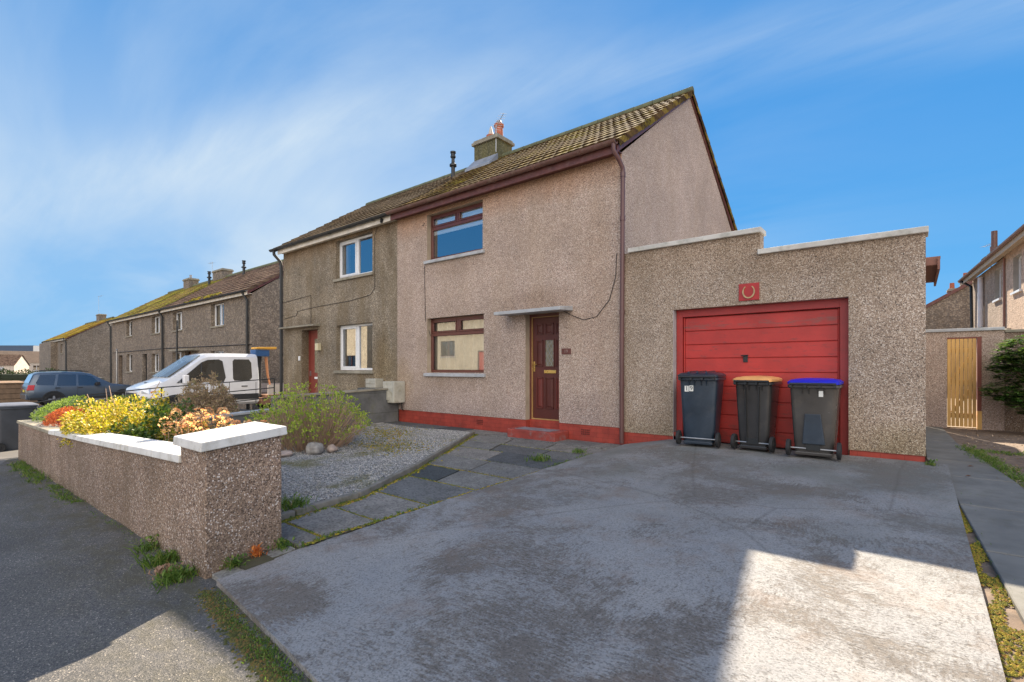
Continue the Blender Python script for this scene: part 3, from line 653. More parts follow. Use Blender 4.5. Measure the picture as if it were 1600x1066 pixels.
def shell(house, W, D, He, holes, zb, mat, left=True, right=True, rise=None, rec=.13, y=0, back=True, side_holes=()):
    rise = rise if rise is not None else D / 2 * .69
    mb = MB(); wall_front(mb, 0, W, zb, He, holes, y, rec)
    if back: mb.face((0, D, zb), (W, D, zb), (W, D, He), (0, D, He))
    for x, on in ((0, left), (W, right)):
        if on: mb.face((x, 0, zb), (x, D, zb), (x, D, He), (x, D / 2, He + rise), (x, 0, He))
    o = mb.build('wall', mat, house, norm=False); return o

# ------------------------------------------------------------------ MAIN HOUSE  (local origin at front-left corner)
HX = -9.44; HY_ = 7.35
H = thing('semi_detached_house', 'pink pebbledashed house with brown windows, mahogany front door and mossy roof', 'house', (HX, HY_, 0))
W, D = 5.74, 6.3; He = 4.72
dz0 = .28
win_u = (-8.40 - HX, -6.73 - HX, 3.62, 4.62); win_l = (-8.40 - HX, -6.70 - HX, 1.14, 2.33); door_h = (-5.65 - HX, -4.90 - HX, 0, 2.24)
shell(H, W, D, He, [win_u, win_l, door_h], .27, m_dash, left=False, right=True, rise=2.25)
for h in (win_u, win_l): mb = MB(); reveals(mb, h, 0, .135); mb.build('reveal', m_smooth, H, norm=False)
mb = MB(); reveals(mb, (door_h[0], door_h[1], .27, 2.24), 0, .16, False); mb.build('reveal', m_smooth, H, norm=False)
# painted base course
mb = MB()
mb.box(0.04, door_h[0] + .003, .012, .17, -.1, .268); mb.box(door_h[1] - .003, W + .9, .012, .17, -.1, .268)
mb.box(door_h[0] + .004, door_h[1] - .004, .13, .168, -.1, .279)
b_ = mb.build('base_course', m_redbase, H)
m_slot = simple('dark vent slots', (.12, .02, .015), .8)
for vx in (-6.9 - HX, -4.45 - HX):
    vb = MB()
    for i in range(5):
        for j in range(3): vb.box(vx + i * .035, vx + i * .035 + .022, .004, .011, .10 + j * .035, .122 + j * .035)
    vb.build('air_brick', m_slot, b_)
# canopy and step
MB().hexa([(-6.08 - HX, -.41, 2.215), (-4.61 - HX, -.41, 2.215), (-4.61 - HX, 0, 2.235), (-6.08 - HX, 0, 2.235)], [(-6.08 - HX, -.41, 2.275), (-4.61 - HX, -.41, 2.275), (-4.61 - HX, 0, 2.315), (-6.08 - HX, 0, 2.315)]).build('canopy', m_sill, H, bevel=.008)
st = MB().box(-5.74 - HX, -4.70 - HX, -.43, .01, -.08, .145).build('doorstep', simple('red painted step', (.30, .05, .035), .7, .3, 6, .15, dirt=(.22, .17, .16), dirt_amt=.7), H, bevel=.018)
MB().box(-5.62 - HX, -4.84 - HX, -.36, -.06, .146, .152).build('worn_tread', simple('worn step top', (.22, .2, .22), .8, .35, 9, .2, dirt=(.3, .1, .08)), st)
# front door
x0, x1 = door_h[0], door_h[1]; yf = .16
dr = MB().box(x0 + .05, x1 - .0, yf, yf + .04, .30, 2.19).build('door', m_mahog, H)
MB().box(x0, x0 + .045, yf - .03, yf + .06, .28, 2.24).box(x0 + .045, x1, yf - .03, yf + .06, 2.19, 2.24).build('door_frame', m_brownw, dr)
MB().box(x0 + .046, x0 + .058, yf - .028, yf - .001, .29, 2.19).box(x0 + .058, x1, yf - .028, yf - .001, 2.176, 2.189).box(x0 + .046, x1, yf - .03, yf - .001, .281, .30).build('weather_strip', simple('yellowed strip', (.42, .25, .09), .5, .15, 5), dr)
dx0, dx1 = x0 + .06, x0 + .06 + .76
fw = dx1 - dx0; cs = [dx0 + .09, dx0 + .09 + .14, dx0 + .29, dx0 + .29 + .18, dx0 + .53, dx0 + .53 + .13]
for (za, zb_) in ((1.86, 2.06), (1.27, 1.75), (.49, 1.06)):
    for i in range(3):
        a, b = cs[2 * i], min(cs[2 * i + 1], x1 - .012)
        if i == 1 and za == 1.27:
            gmb = MB().box(a, b, yf - .004, yf - .001, za, zb_).build('glazing', m_obsc, dr)
            ld = MB()
            w_ = b - a
            for q in range(-3, 4):
                for sgn in (1, -1):
                    p0 = Vector((a + w_ * .5, za + (zb_ - za) * .5 + q * .13)); dv = Vector((1, 1.7 * sgn)).normalized()
                    t0, t1 = -.6, .6; P = []
                    for t in [k_ * .005 for k_ in range(-100, 101)]:
                        pt = p0 + dv * t
                        if a <= pt.x <= b and za <= pt.y <= zb_: P.append(pt)
                    if len(P) > 3: ld.tube([(P[0].x, yf - .006, P[0].y), (P[-1].x, yf - .006, P[-1].y)], .0025, 4)
            ld.build('leading', m_lead, gmb)
            MB().box(a - .02, b + .02, yf - .015, yf - .002, zb_, zb_ + .02).box(a - .02, b + .02, yf - .015, yf - .002, za - .02, za).box(a - .02, a, yf - .015, yf - .002, za, zb_).box(b, min(b + .02, x1), yf - .015, yf - .002, za, zb_).build('bead', m_mahog, gmb)
        else:
            q = .022
            mb = MB(); mb.box(a, b, yf - .016, yf - .001, zb_ - .012, zb_).box(a, b, yf - .016, yf - .001, za, za + .012).box(a, a + .012, yf - .016, yf - .001, za, zb_).box(b - .012, b, yf - .016, yf - .001, za, zb_)
            mb.hexa([(a + .03, yf - .001, za + .03), (b - .03, yf - .001, za + .03), (b - .045, yf - .012, za + .045), (a + .045, yf - .012, za + .045)][:4], [(a + .03, yf - .001, zb_ - .03), (b - .03, yf - .001, zb_ - .03), (b - .045, yf - .012, zb_ - .045), (a + .045, yf - .012, zb_ - .045)])
            mb.build('door_panel', m_mahog2 if (za < 1 and i != 1) else m_mahog, dr)
MB().box(cs[2] - .03, cs[3] + .05, yf - .012, yf - .001, 1.14, 1.20).build('letterbox', m_brass, dr, bevel=.003)
hd = MB().box(dx0 + .012, dx0 + .048, yf - .008, yf - .001, 1.17, 1.36).build('handle', m_brass, dr, bevel=.003)
MB().tube([(dx0 + .03, yf - .01, 1.31), (dx0 + .03, yf - .045, 1.31), (dx0 + .12, yf - .05, 1.305)], .009, 8).build('lever', m_brass, hd, smooth=60)
# windows
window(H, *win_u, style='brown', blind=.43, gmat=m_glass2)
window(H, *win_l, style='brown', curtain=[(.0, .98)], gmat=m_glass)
# number plaque
def text(parent, body, loc, size, mat, name, rot=(R(90), 0, 0), ext=.002, local_root=False):
    cu = bpy.data.curves.new('t', 'FONT'); cu.body = body; cu.size = size; cu.extrude = ext; cu.align_x = 'CENTER'; cu.align_y = 'CENTER'
    to = bpy.data.objects.new('t', cu); COL.objects.link(to); dg = bpy.context.evaluated_depsgraph_get()
    me = bpy.data.meshes.new_from_object(to.evaluated_get(dg)); bpy.data.objects.remove(to)
    me.materials.clear(); me.materials.append(mat)
    me.transform(Matrix.Translation(loc) @ Matrix.Rotation(rot[2], 4, 'Z') @ Matrix.Rotation(rot[0], 4, 'X'))
    o = bpy.data.objects.new(name, me); COL.objects.link(o); o.parent = parent; return o
pl = MB().box(-4.84 - HX, -4.65 - HX, -.014, -.001, 1.48, 1.58).build('number_plaque', m_brownw, H, bevel=.004)
text(pl, '19', (-4.745 - HX, -.016, 1.53), .08, simple('plaque digits', (.30, .2, .17), .5), 'digits')
# fascia, soffit, gutter, downpipe, bargeboards
MB().box(-.02, W + .02, -.19, -.16, 4.66, 4.86).box(-.02, W + .02, -.16, -.001, 4.70, 4.715).build('fascia', m_fascia, H, bevel=.004, segs=1)
gutter(H, -.05, W + .05, -.255, 4.83, m_gutter, .062)
px_ = -3.69 - HX
downpipe(H, [(px_ - .01, -.255, 4.78), (px_ - .01, -.255, 4.68), (px_ + .03, -.15, 4.55), (px_ + .05, -.06, 4.44), (px_ + .05, -.055, 4.3), (px_ + .03, -.055, 1.35), (px_ + .03, -.055, .03)], m_pipe, .036,
         [(px_ + .05, -.055, 4.30), (px_ + .045, -.055, 3.6), (px_ + .035, -.055, 2.1), (px_ + .03, -.055, .95)])
mb = MB()
sl = (7.05 - 4.82) / (3.15 + .2)
for (ya, za, yb, zb2) in ((-.19, 4.74, 3.15, 7.02), (6.49, 4.74, 3.15, 7.02)):
    mb.face((W + .02, ya, za - .0), (W + .02, yb, zb2), (W + .02, yb, zb2 - .13), (W + .02, ya, za - .13)) if False else None
    d = Vector((yb - ya, zb2 - za)).normalized()
    mb.hexa([(W + .002, ya, za - .08), (W + .03, ya, za - .08), (W + .03, yb, zb2 - .08), (W + .002, yb, zb2 - .08)], [(W + .002, ya, za + .03), (W + .03, ya, za + .03), (W + .03, yb, zb2 + .03), (W + .002, yb, zb2 + .03)])
mb.build('bargeboard', m_fascia, H)
mb = MB(); roof_mesh(mb, 0, W + .07, -.22, 4.82, 3.15, 7.07, 116); roof_mesh(mb, 0, W + .07, 6.52, 4.82, 3.15, 7.07, 60)
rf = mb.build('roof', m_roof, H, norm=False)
mb = MB(); xx = 0
while xx < W + .06:
    x2 = min(xx + .45, W + .08); mb.tube([(xx, 3.15, 7.07), (x2 - .012, 3.15, 7.075)], .085, 12); xx = x2
mb.build('ridge_tiles', m_ridge, rf, smooth=50)
m_chim = dash('mossy chimney render', [(0, (.07, .07, .035)), (.4, (.13, .12, .065)), (.8, (.19, .17, .10))], .03, (.11, .10, .05), vary=.4, stain=(.20, .17, .05), stain_amt=.5)
ch = chimney(H, -.22, .62, 2.85, 3.5, 6.5, 7.62, m_chim, [(.12, 3.17, 'short'), (.42, 3.17, 'tall')])
MB().hexa([(-.25, 2.5, 6.66), (.66, 2.5, 6.66), (.66, 2.86, 6.9), (-.25, 2.86, 6.9)], [(-.25, 2.5, 6.72), (.66, 2.5, 6.72), (.66, 2.845, 7.06), (-.25, 2.845, 7.06)]).build('flashing', m_lead, ch)
aerial(ch, .60, 2.84, 7.1, .72, .8, R(-35)); aerial(ch, -.15, 3.3, 7.62, .25, .3, R(150), 4)
# cables and old vent marks on the facade
def cable(parent, pts, r=.006, name='cable'): return MB().tube(pts, r, 5).build(name, m_cable, parent, smooth=60)
cable(H, [(-8.47 - HX, -.008, 3.5), (-8.46 - HX, -.008, 2.9), (-8.44 - HX, -.008, 2.3), (-8.38 - HX, .09, 1.95)])
cable(H, [(-8.55 - HX, -.008, 4.42), (-8.5 - HX, -.02, 4.4), (-8.48 - HX, -.02, 4.45), (-8.41 - HX, .1, 4.42)])
arc = [(875, 483), (895, 497), (915, 506), (935, 500), (955, 475), (965, 440), (967, 405)]
cable(H, [(-4.88 - HX, -.012, 2.28), (-4.62 - HX, -.012, 2.15), (-4.39 - HX, -.012, 2.06), (-4.14 - HX, -.012, 2.1), (-3.90 - HX, -.012, 2.36), (-3.79 - HX, -.012, 2.72), (-3.77 - HX, -.012, 3.1)])
each(MB().cyl((-6.12 - HX, -.006, .82), .07, 'y', .01, 20).cyl((-4.42 - HX, -.006, .60), .08, 'y', .01, 20), 'vent_patch', m_dash, H)

# ------------------------------------------------------------------ NEIGHBOUR HALF
NX = -14.94
Nn = thing('semi_detached_house', 'weathered grey roughcast house adjoining the pink one, with white windows and red door', 'house', (NX, HY_, 0))
W2 = 5.5
nwu = (-12.06 - NX, -10.42 - NX, 3.62, 4.62); nwl = (-12.02 - NX, -10.42 - NX, 1.18, 2.37); nd = (-13.86 - NX, -12.98 - NX, .1, 2.33)
shell(Nn, W2 - .001, D, He, [nwu, nwl, nd], -.6, m_ndash, left=True, right=False, rise=2.25)
for h, dd_ in ((nwu, .135), (nwl, .135), (nd, .25)): mb = MB(); reveals(mb, h, 0, dd_, True); mb.build('reveal', m_ndash, Nn, norm=False)
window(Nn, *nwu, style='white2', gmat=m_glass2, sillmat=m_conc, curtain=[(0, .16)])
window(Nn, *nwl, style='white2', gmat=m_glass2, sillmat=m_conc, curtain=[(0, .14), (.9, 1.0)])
plain_door(Nn, nd[0], nd[1], .1, 2.33, m_nbred, .24)
MB().hexa([(.12, -.22, 2.40), (2.1, -.22, 2.40), (2.1, 0, 2.40), (.12, 0, 2.40)], [(.12, -.22, 2.44), (2.1, -.22, 2.44), (2.1, 0, 2.48), (.12, 0, 2.48)]).build('canopy', m_conc, Nn, bevel=.008)
MB().box(nd[1] + .06, nd[1] + .2, -.12, -.002, 1.72, 1.92).build('wall_lamp', simple('yellowed lamp', (.65, .58, .38), .4), Nn, bevel=.02)
MB().box(nd[0] - .12, nd[0] - .05, -.04, -.002, 1.45, 1.58).build('doorbell', m_upvc, Nn, bevel=.01)
MB().box(.0, W2 + .02, -.185, -.155, 4.66, 4.84).box(0, W2, -.155, -.001, 4.70, 4.715).build('fascia', m_whitefascia, Nn, bevel=.004, segs=1)
gutter(Nn, -.3, W2 - .03, -.25, 4.82, m_black, .062)
downpipe(Nn, [(-.1, -.25, 4.77), (-.1, -.24, 4.66), (-.02, -.08, 4.45), (-.02, -.06, 4.3), (-.02, -.06, -.4)], m_black, .045, [(-.02, -.06, 3.2), (-.02, -.06, 1.6)])
mb = MB(); roof_mesh(mb, -.24, W2, -.2, 4.84, 3.15, 7.05, 112); roof_mesh(mb, -.24, W2, 6.5, 4.84, 3.15, 7.05, 60)
rf = mb.build('roof', m_roof_n, Nn, norm=False)
mb = MB(); xx = -.24
while xx < W2 - .3:
    x2 = min(xx + .45, W2 - .24); mb.tube([(xx, 3.15, 7.04), (x2 - .012, 3.15, 7.045)], .085, 12); xx = x2
mb.build('ridge_tiles', m_ridge, rf, smooth=50)
vent_stack(Nn, 4.84, 2.45, 6.58)
cable(Nn, [(.02, -.01, 3.22), (1.6, -.01, 3.3), (1.62, -.01, 3.28), (1.62, -.01, 2.5)])
cable(Nn, [(.02, -.01, 2.72), (.8, -.01, 2.78), (.86, -.01, 2.9), (2.0, -.01, 2.95), (3.6, -.01, 2.98), (4.45, -.01, 3.05), (4.63, -.01, 3.2), (4.63, -.01, 4.5), (4.75, -.03, 4.66)])
MB().tube([(W2 - .35, -.19, 4.68), (W2 - .3, -.22, 4.74)], .04, 8).build('security_light', m_black, Nn)

# ------------------------------------------------------------------ GARAGE
Gx = -3.70
Ga = thing('garage', 'pebbledashed flat roofed garage with stepped parapet and red door', 'garage', (Gx, HY_, 0))
def gx(x): return x - Gx
gd = (gx(-2.84), gx(-.64), .10, 2.115)
mb = MB(); Zt1, Zt2 = 3.075, 2.775; xs_, xe = gx(-1.64), gx(.09)
for (a, b, c, d) in ((0.012, gd[0], .21, Zt2), (gd[0], gd[1], gd[3], Zt2), (gd[1], xe, .235, Zt2), (0.012, xs_, Zt2, Zt1)):
    mb.face((a, 0, c), (b, 0, c), (b, 0, d), (a, 0, d))
    mb.face((a, .22, c), (a, .22, d), (b, .22, d), (b, .22, c))
mb.face((xe, 0, .0), (xe, 6.2, .0), (xe, 6.2, 2.52), (xe, .22, 2.52), (xe, .22, Zt2), (xe, 0, Zt2))
mb.face((xs_, 0, Zt2), (xs_, .22, Zt2), (xs_, .22, Zt1), (xs_, 0, Zt1))
mb.face((0.012, 6.2, 0), (xe, 6.2, 0), (xe, 6.2, 2.52), (0.012, 6.2, 2.52))
mb.face((gd[0], 0, .1), (gd[0], .22, .1), (gd[0], .22, gd[3]), (gd[0], 0, gd[3])); mb.face((gd[1], 0, .1), (gd[1], .22, .1), (gd[1], .22, gd[3]), (gd[1], 0, gd[3])); mb.face((gd[0], 0, gd[3]), (gd[1], 0, gd[3]), (gd[1], .22, gd[3]), (gd[0], .22, gd[3]))
mb.build('wall', m_gdash, Ga, norm=False)
MB().box(gd[0], gd[0] + .004, .002, .12, .12, gd[3] - .003).build('painted_reveal', m_sill, Ga)
each(MB().box(gx(-.63), xe - .004, .012, .1, .05, .235).box(.9, gd[0] - .003, .012, .1, -.1, .215), 'base_course', m_redbase, Ga)
MB().box(gx(-3.56), gx(-1.615), -.05, .26, Zt1, Zt1 + .07).build('coping', m_gcoping, Ga, bevel=.01)
MB().box(gx(-1.66), gx(.115), -.05, .26, Zt2, Zt2 + .07).build('coping', m_gcoping, Ga, bevel=.01)
MB().box(.02, xe - .002, .23, 6.19, 2.50, 2.57).build('roof', m_lead, Ga)
mb = MB()
for i in range(40):
    x0_ = xe + .003
mb.prism([(.75, 2.52), (.75, 2.60), (2.4, 2.60), (2.4, 2.52)], 'x', xe + .003, xe + .13)
for i in range(7):
    y_ = .76 + i * .24; mb.box(xe + .004, xe + .15, y_, y_ + .12, 2.60, 2.625)
mb.box(xe + .12, xe + .145, .72, 2.4, 2.46, 2.598)
mb.build('verge_sheet', simple('rust brown sheet', (.24, .115, .085), .7, .3, 8), Ga)
# door
fr = MB().box(gd[0] + .005, gd[0] + .10, .12, .2, .12, gd[3]).box(gd[1] - .10, gd[1], .12, .2, .12, gd[3]).box(gd[0] + .10, gd[1] - .10, .12, .2, gd[3] - .11, gd[3]).build('door_frame', m_redframe, Ga, bevel=.004, segs=1)
dg_ = MB(); z = .155; k = 0
hts = [.215] * 8 + [.0]
zs_ = lin(.155, gd[3] - .12, 9)
for a, b in zip(zs_, zs_[1:]): dg_.box(gd[0] + .125, gd[1] - .125, .165, .2, a + .004, b - .004)
dg_.box(gd[0] + .106, gd[0] + .123, .15, .2, .15, gd[3] - .115).box(gd[1] - .123, gd[1] - .106, .15, .2, .15, gd[3] - .115)
dg_.box(gd[0] + .12, gd[1] - .12, .185, .205, .15, gd[3] - .115)
gdo = dg_.build('garage_door', m_reddoor, Ga, bevel=.006, segs=1)
hx = gx(-1.86)
h_ = MB().box(hx - .03, hx + .03, .15, .164, 1.32, 1.42).build('handle', m_black, gdo, bevel=.004)
MB().tube([(hx - .055, .13, 1.41), (hx + .04, .13, 1.415)], .009, 6).tube([(hx, .15, 1.41), (hx, .13, 1.412)], .008, 6).build('lever', m_black, h_)
# plaque
pq = MB().box(gx(-1.905), gx(-1.645), -.022, -.001, 2.165, 2.40).build('plaque', m_plaque, Ga, bevel=.005)
mb = MB(); cx_, cz_ = gx(-1.775), 2.285; ring_o = []; ring_i = []
for i in range(25):
    t = R(-235 + 290 * i / 24) ; a = R(125 + 290 * i / 24)
    wv = .018 if 3 < i < 21 else .013
    ex, ez = math.cos(a), math.sin(a)
    px__ = cx_ + .068 * ex * (1.05 if ez < 0 else 1); pz__ = cz_ + .085 * ez
    ring_o.append((cx_ + (.072 + wv * .5) * ex, cz_ + (.085 + wv * .5) * ez)); ring_i.append((cx_ + (.072 - wv * .5) * ex, cz_ + (.085 - wv * .5) * ez))
for i in range(24):
    q = [ring_o[i], ring_o[i + 1], ring_i[i + 1], ring_i[i]]; mb.prism(q, 'y', -.036, -.0225)
mb.build('horseshoe', m_horse, pq)

# ------------------------------------------------------------------ WHEELIE BINS (local: back with wheels at -y, x right)
m_bin = [simple('dark navy bin plastic', (.022, .036, .055), .36, .35, 3, .1, dirt=(.08, .085, .09), dirt_amt=.35),
         simple('charcoal bin plastic', (.042, .041, .041), .2, .3, 2, .05, dirt=(.11, .10, .09), dirt_amt=.4),
         simple('scuffed grey bin plastic', (.068, .062, .056), .22, .3, 2, .05, dirt=(.13, .11, .09), dirt_amt=.5),
         simple('grey street bin plastic', (.05, .055, .065), .5, .3, 3)]
m_orange = simple('orange lid edge', (.82, .42, .15), .45, .15, 6); m_blue = simple('blue lid', (.008, .022, .55), .4, .12, 6)
m_sticker = simple('white sticker', (.75, .75, .70), .5, .08, 20)
def rrect(x0, x1, y0, y1, r, z, n=4):
    out = []
    for (cx, cy, a0) in ((x1 - r, y1 - r, 0), (x0 + r, y1 - r, 90), (x0 + r, y0 + r, 180), (x1 - r, y0 + r, 270)):
        for i in range(n + 1):
            a = R(a0 + 90 * i / n); out.append((cx + r * math.cos(a), cy + r * math.sin(a), z))
    return out
def bin_(label, x, y, z, wd, dp, ht, rz, mat, lidmat, style, group='wheelie bins by the garage door'):
    b = thing('wheelie_bin', label, 'wheelie bin', (x, y, z), rz, group)
    hw = wd / 2; bt = hw * .80; rings = []
    # body: tapered, back face (y=0) nearly upright
    for (t, k) in ((.0, 0), (.02, .02), (.25, .3), (.6, .64), (.95, .985), (.97, 1.0)):
        w_ = bt + (hw - bt) * k; zz = .055 + (ht - .12 - .055) * t
        y0 = .05 - .02 * k; y1 = dp * (.74 + .22 * k)
        rings.append(rrect(-w_, w_, y0, y1, .05, zz))
    body = MB().ring_loft(rings).build('body', mat, b, smooth=35)
    zr = ht - .12
    MB().ring_loft([rrect(-hw - .012, hw + .012, .0, dp, .05, zr - .03), rrect(-hw - .022, hw + .022, -.01, dp + .01, .055, zr - .02), rrect(-hw - .022, hw + .022, -.01, dp + .01, .055, zr + .01), rrect(-hw, hw, .01, dp - .01, .05, zr + .012)]).build('rim', mat, body, smooth=35)
    # lid, domed with ribs
    lid = MB(); L = []
    for (dx, dyy, zz) in ((.018, .02, zr + .018), (.022, .025, zr + .045), (-.01, -.02, zr + .07), (-.08, -.10, zr + .085), (-.16, -.2, zr + .09)):
        L.append(rrect(-hw - dx, hw + dx, -.01 - min(dyy, .02), dp + dyy, .05, zz))
    lid.ring_loft(L)
    lo = lid.build('lid', lidmat, b, smooth=40)
    if style == 'ribbed':
        rb = MB()
        for xx in (-.12, 0, .12): rb.hexa([(xx - .012, .0, zr + .07), (xx + .012, .0, zr + .07), (xx + .012, dp - .03, zr + .085), (xx - .012, dp - .03, zr + .085)], [(xx - .008, .02, zr + .097), (xx + .008, .02, zr + .097), (xx + .008, dp - .05, zr + .105), (xx - .008, dp - .05, zr + .105)])
        each(rb, 'lid_rib', mat, lo)
    # handle at the back (towards us)
    hb = MB(); hb.tube([(-hw * .95, -.045, zr + .022), (hw * .95, -.045, zr + .022)], .014, 8)
    for xx in (-hw * .9, -hw * .3, hw * .3, hw * .9): hb.box(xx - .014, xx + .014, -.05, .02, zr - .02, zr + .035)
    hb.build('handle', m_black if style != 'plain' else mat, b, smooth=50)
    gb = MB()
    for xx in (-.11, -.04, .05, .12): gb.prism([(.03, zr - .03), (-.006, zr - .03), (.03, zr - .10)], 'x', xx - .006, xx + .006)
    each(gb, 'gusset', mat, body)
    if style == 'cut':           # recessed base and panel
        MB().hexa([(-bt * .55, .012, .16), (bt * .62, .012, .16), (bt * .62, .07, .16), (-bt * .55, .07, .16)], [(-bt * .42, .016, .52), (bt * .40, .016, .52), (bt * .40, .07, .52), (-bt * .42, .07, .52)]).build('panel', m_bin[0], body, bevel=.006)
    if style == 'grooved':
        gm = MB()
        for xx in (-.07, .07): gm.hexa([(xx - .004, .018, .12), (xx + .004, .018, .12), (xx + .004, .06, .12), (xx - .004, .06, .12)], [(xx * 1.2 - .004, .004, zr - .05), (xx * 1.2 + .004, .004, zr - .05), (xx * 1.2 + .004, .06, zr - .05), (xx * 1.2 - .004, .06, zr - .05)])
        each(gm, 'rib', m_black, body)
    if style in ('cut', 'grooved'):
        MB().box(-.075, .075, .030, .052, .085, .155).build('foot_recess', m_black, body)
    MB().box(-bt * .96, bt * .96, .03, dp * .7, .02, .06).build('skirt', mat, body, bevel=.01)
    ax = MB().tube([(-hw - .02, .045, .10), (hw + .02, .045, .10)], .010, 10).build('axle', m_metal, b, smooth=60)
    for s_ in (-1, 1):
        xc = s_ * (hw + .012) - .0225
        wh = MB().lathe((0, 0, 0), [(.0, 0), (.03, 0), (.035, .006), (.07, .006), (.078, .0), (.098, .004), (.10, .014), (.10, .031), (.098, .041), (.078, .045), (.07, .039), (.035, .039), (.03, .045), (0, .045)], 22)
        wh.v = [(xc + q[2], .045 + q[0], .10 + q[1]) for q in wh.v]
        wh.build('wheel', m_rubber, b, smooth=35)
    return b, zr
b1, zr = bin_('dark bin numbered 19 with a dark lid, left of the three by the garage door', -2.33, 6.90, .165, .50, .52, 1.05, R(4), m_bin[0], m_bin[0], 'ribbed')
for i, ch_ in enumerate('19'):
    p_ = MB().box(-.175 + i * .062, -.120 + i * .062, .0, .004, zr - .185 + (0.006 if i else 0), zr - .105 + (.006 if i else 0)).build('number_sticker', m_sticker, b1)
    p_.location.y = .024
    text(p_, ch_, (-.147 + i * .062, -.001, zr - .145 + (.006 if i else 0)), .085, m_black, 'digit', ext=.001)
b2, zr = bin_('narrow dark grooved bin with an orange lid, middle of the three', -1.65, 6.96, .165, .44, .52, 1.0, R(-3), m_bin[1], m_orange, 'grooved')
b3, zr = bin_('scuffed grey bin with a bright blue lid, nearest the right door post', -.955, 6.87, .165, .50, .55, .98, R(1), m_bin[2], m_blue, 'cut')
p_ = MB().box(.06, .105, -.0, .004, zr - .13, zr - .06).build('sticker', m_sticker, b3); p_.location.y = .022
bin_('grey bin at the far end of the garden wall by the left picture edge', -14.35, 1.18, z_road(-13.9), .56, .6, 1.0, R(0), m_bin[3], simple('faded grey lid', (.16, .17, .20), .5), 'plain', group='wheelie bins on the pavement')

# ------------------------------------------------------------------ GARDEN WALL with pillar
GW = thing('garden_wall', 'low brown pebbledashed front wall with white coping and a capped end pillar', 'garden wall', (-6.5, 1.45, -.3), world=True)
yA, yB = 1.34, 1.56
def zt(x): return interp(x, [(-12.6, .24), (-9.56, .30), (-4.3, .525)])
def wall_run(x0, x1, mat, root, name='wall'):
    mb = MB(); n = max(2, int((x1 - x0) / .25)); P = lin(x0, x1, n); rings = []
    for x in P:
        zb = z_road(x) - .1; rings.append([(x, yA + .006 * math.sin(x * 5), zb), (x, yB, zb), (x, yB, zt(x)), (x, yA + .004 * math.sin(x * 3 + 1), zt(x))])
    mb.ring_loft(rings); return mb.build(name, mat, root)
wall_run(-9.54, -4.28, m_wdash, GW)
# individual white cope stones
xx = -9.54
rnd = random.Random(2)
while xx < -4.3:
    x2 = min(xx + .92, -4.292); j = rnd.uniform(-.004, .004)
    MB().hexa([(xx + .003, yA - .03 + j, zt(xx)), (x2 - .003, yA - .03 + j, zt(x2)), (x2 - .003, yB + .04, zt(x2)), (xx + .003, yB + .04, zt(xx))],
              [(xx + .003, yA - .025 + j, zt(xx) + .058), (x2 - .003, yA - .025 + j, zt(x2) + .058), (x2 - .003, yB + .03, zt(x2) + .072), (xx + .003, yB + .03, zt(xx) + .072)]).build('coping_stone', m_coping, GW, bevel=.007)
    xx = x2
pb = MB(); n = 8
rings = []
for i in range(n + 1):
    t = i / n; zz = lambda y: -.32 + ((.66 + .055 * (y - 1.33) / .53) + .32) * t
    wob = lambda a: .004 * math.sin(t * 17 + a)
    rings.append([(-4.285, 1.325 + wob(0), zz(1.33)), (-3.805 + wob(1), 1.325 + wob(2), zz(1.33)), (-3.81 + wob(3), 1.86, zz(1.86)), (-4.285, 1.86, zz(1.86))])
pil = pb.ring_loft(rings).build('pillar', m_wdash, GW, bevel=.008)
MB().hexa([(-4.33, 1.285, .663), (-3.775, 1.285, .663), (-3.775, 1.89, .725), (-4.33, 1.89, .725)], [(-4.325, 1.29, .728), (-3.78, 1.29, .728), (-3.78, 1.885, .79), (-4.325, 1.885, .79)]).build('cap', m_coping, pil, bevel=.008)
GW2 = thing('garden_wall', 'duller plain coped continuation of the front wall beside the far left bin', 'garden wall', (-11, 1.45, -.4), world=True)
wall_run(-12.6, -9.555, m_wdash, GW2)
MB().hexa([(-12.62, yA - .02, zt(-12.6)), (-9.56, yA - .02, zt(-9.56)), (-9.56, yB + .03, zt(-9.56)), (-12.62, yB + .03, zt(-12.6))], [(-12.62, yA - .02, zt(-12.6) + .05), (-9.56, yA - .02, zt(-9.56) + .05), (-9.56, yB + .03, zt(-9.56) + .05), (-12.62, yB + .03, zt(-12.6) + .05)]).build('coping', m_conc, GW2, bevel=.008)
# dividing wall between the two gardens
def block_mat():
    m, g = M('dark rendered blocks')
    mp = g.mapping(g.co, (1, 1, 1), (R(90), 0, R(90)))
    b = g.n('TexBrick', Scale=1.0); g.set(b.inputs['Vector'], mp); b.inputs['Brick Width'].default_value = .45; b.inputs['Row Height'].default_value = .225; b.inputs['Mortar Size'].default_value = .006
    b.inputs['Color1'].default_value = (.15, .15, .145, 1); b.inputs['Color2'].default_value = (.115, .12, .12, 1); b.inputs['Mortar'].default_value = (.085, .085, .08, 1)
    c = g.mix(1, b.outputs[0], g.ramp(g.noise(g.co, 3, 6, .65), [(.3, .65), (.7, 1.3)]), 'MULTIPLY')
    c = g.mix(g.ramp(g.noise(g.co, 2.2, 5, .7), [(.55, 0.0), (.7, .5)]), c, (.12, .12, .045))
    g.out(Base_Color=c, Roughness=.85, Normal=g.bump(b.outputs[1], -.4, .005)); return m
m_block = block_mat()
DW = thing('dividing_wall', 'stepped grey block wall between the two front gardens', 'wall', (-9.46, 4.5, 0), world=True)
MB().hexa([(-9.54, 4.45, -.45), (-9.38, 4.45, -.45), (-9.38, 7.33, -.45), (-9.54, 7.33, -.45)], [(-9.54, 4.45, .66), (-9.38, 4.45, .66), (-9.38, 7.33, .75), (-9.54, 7.33, .75)]).build('wall', m_block, DW)
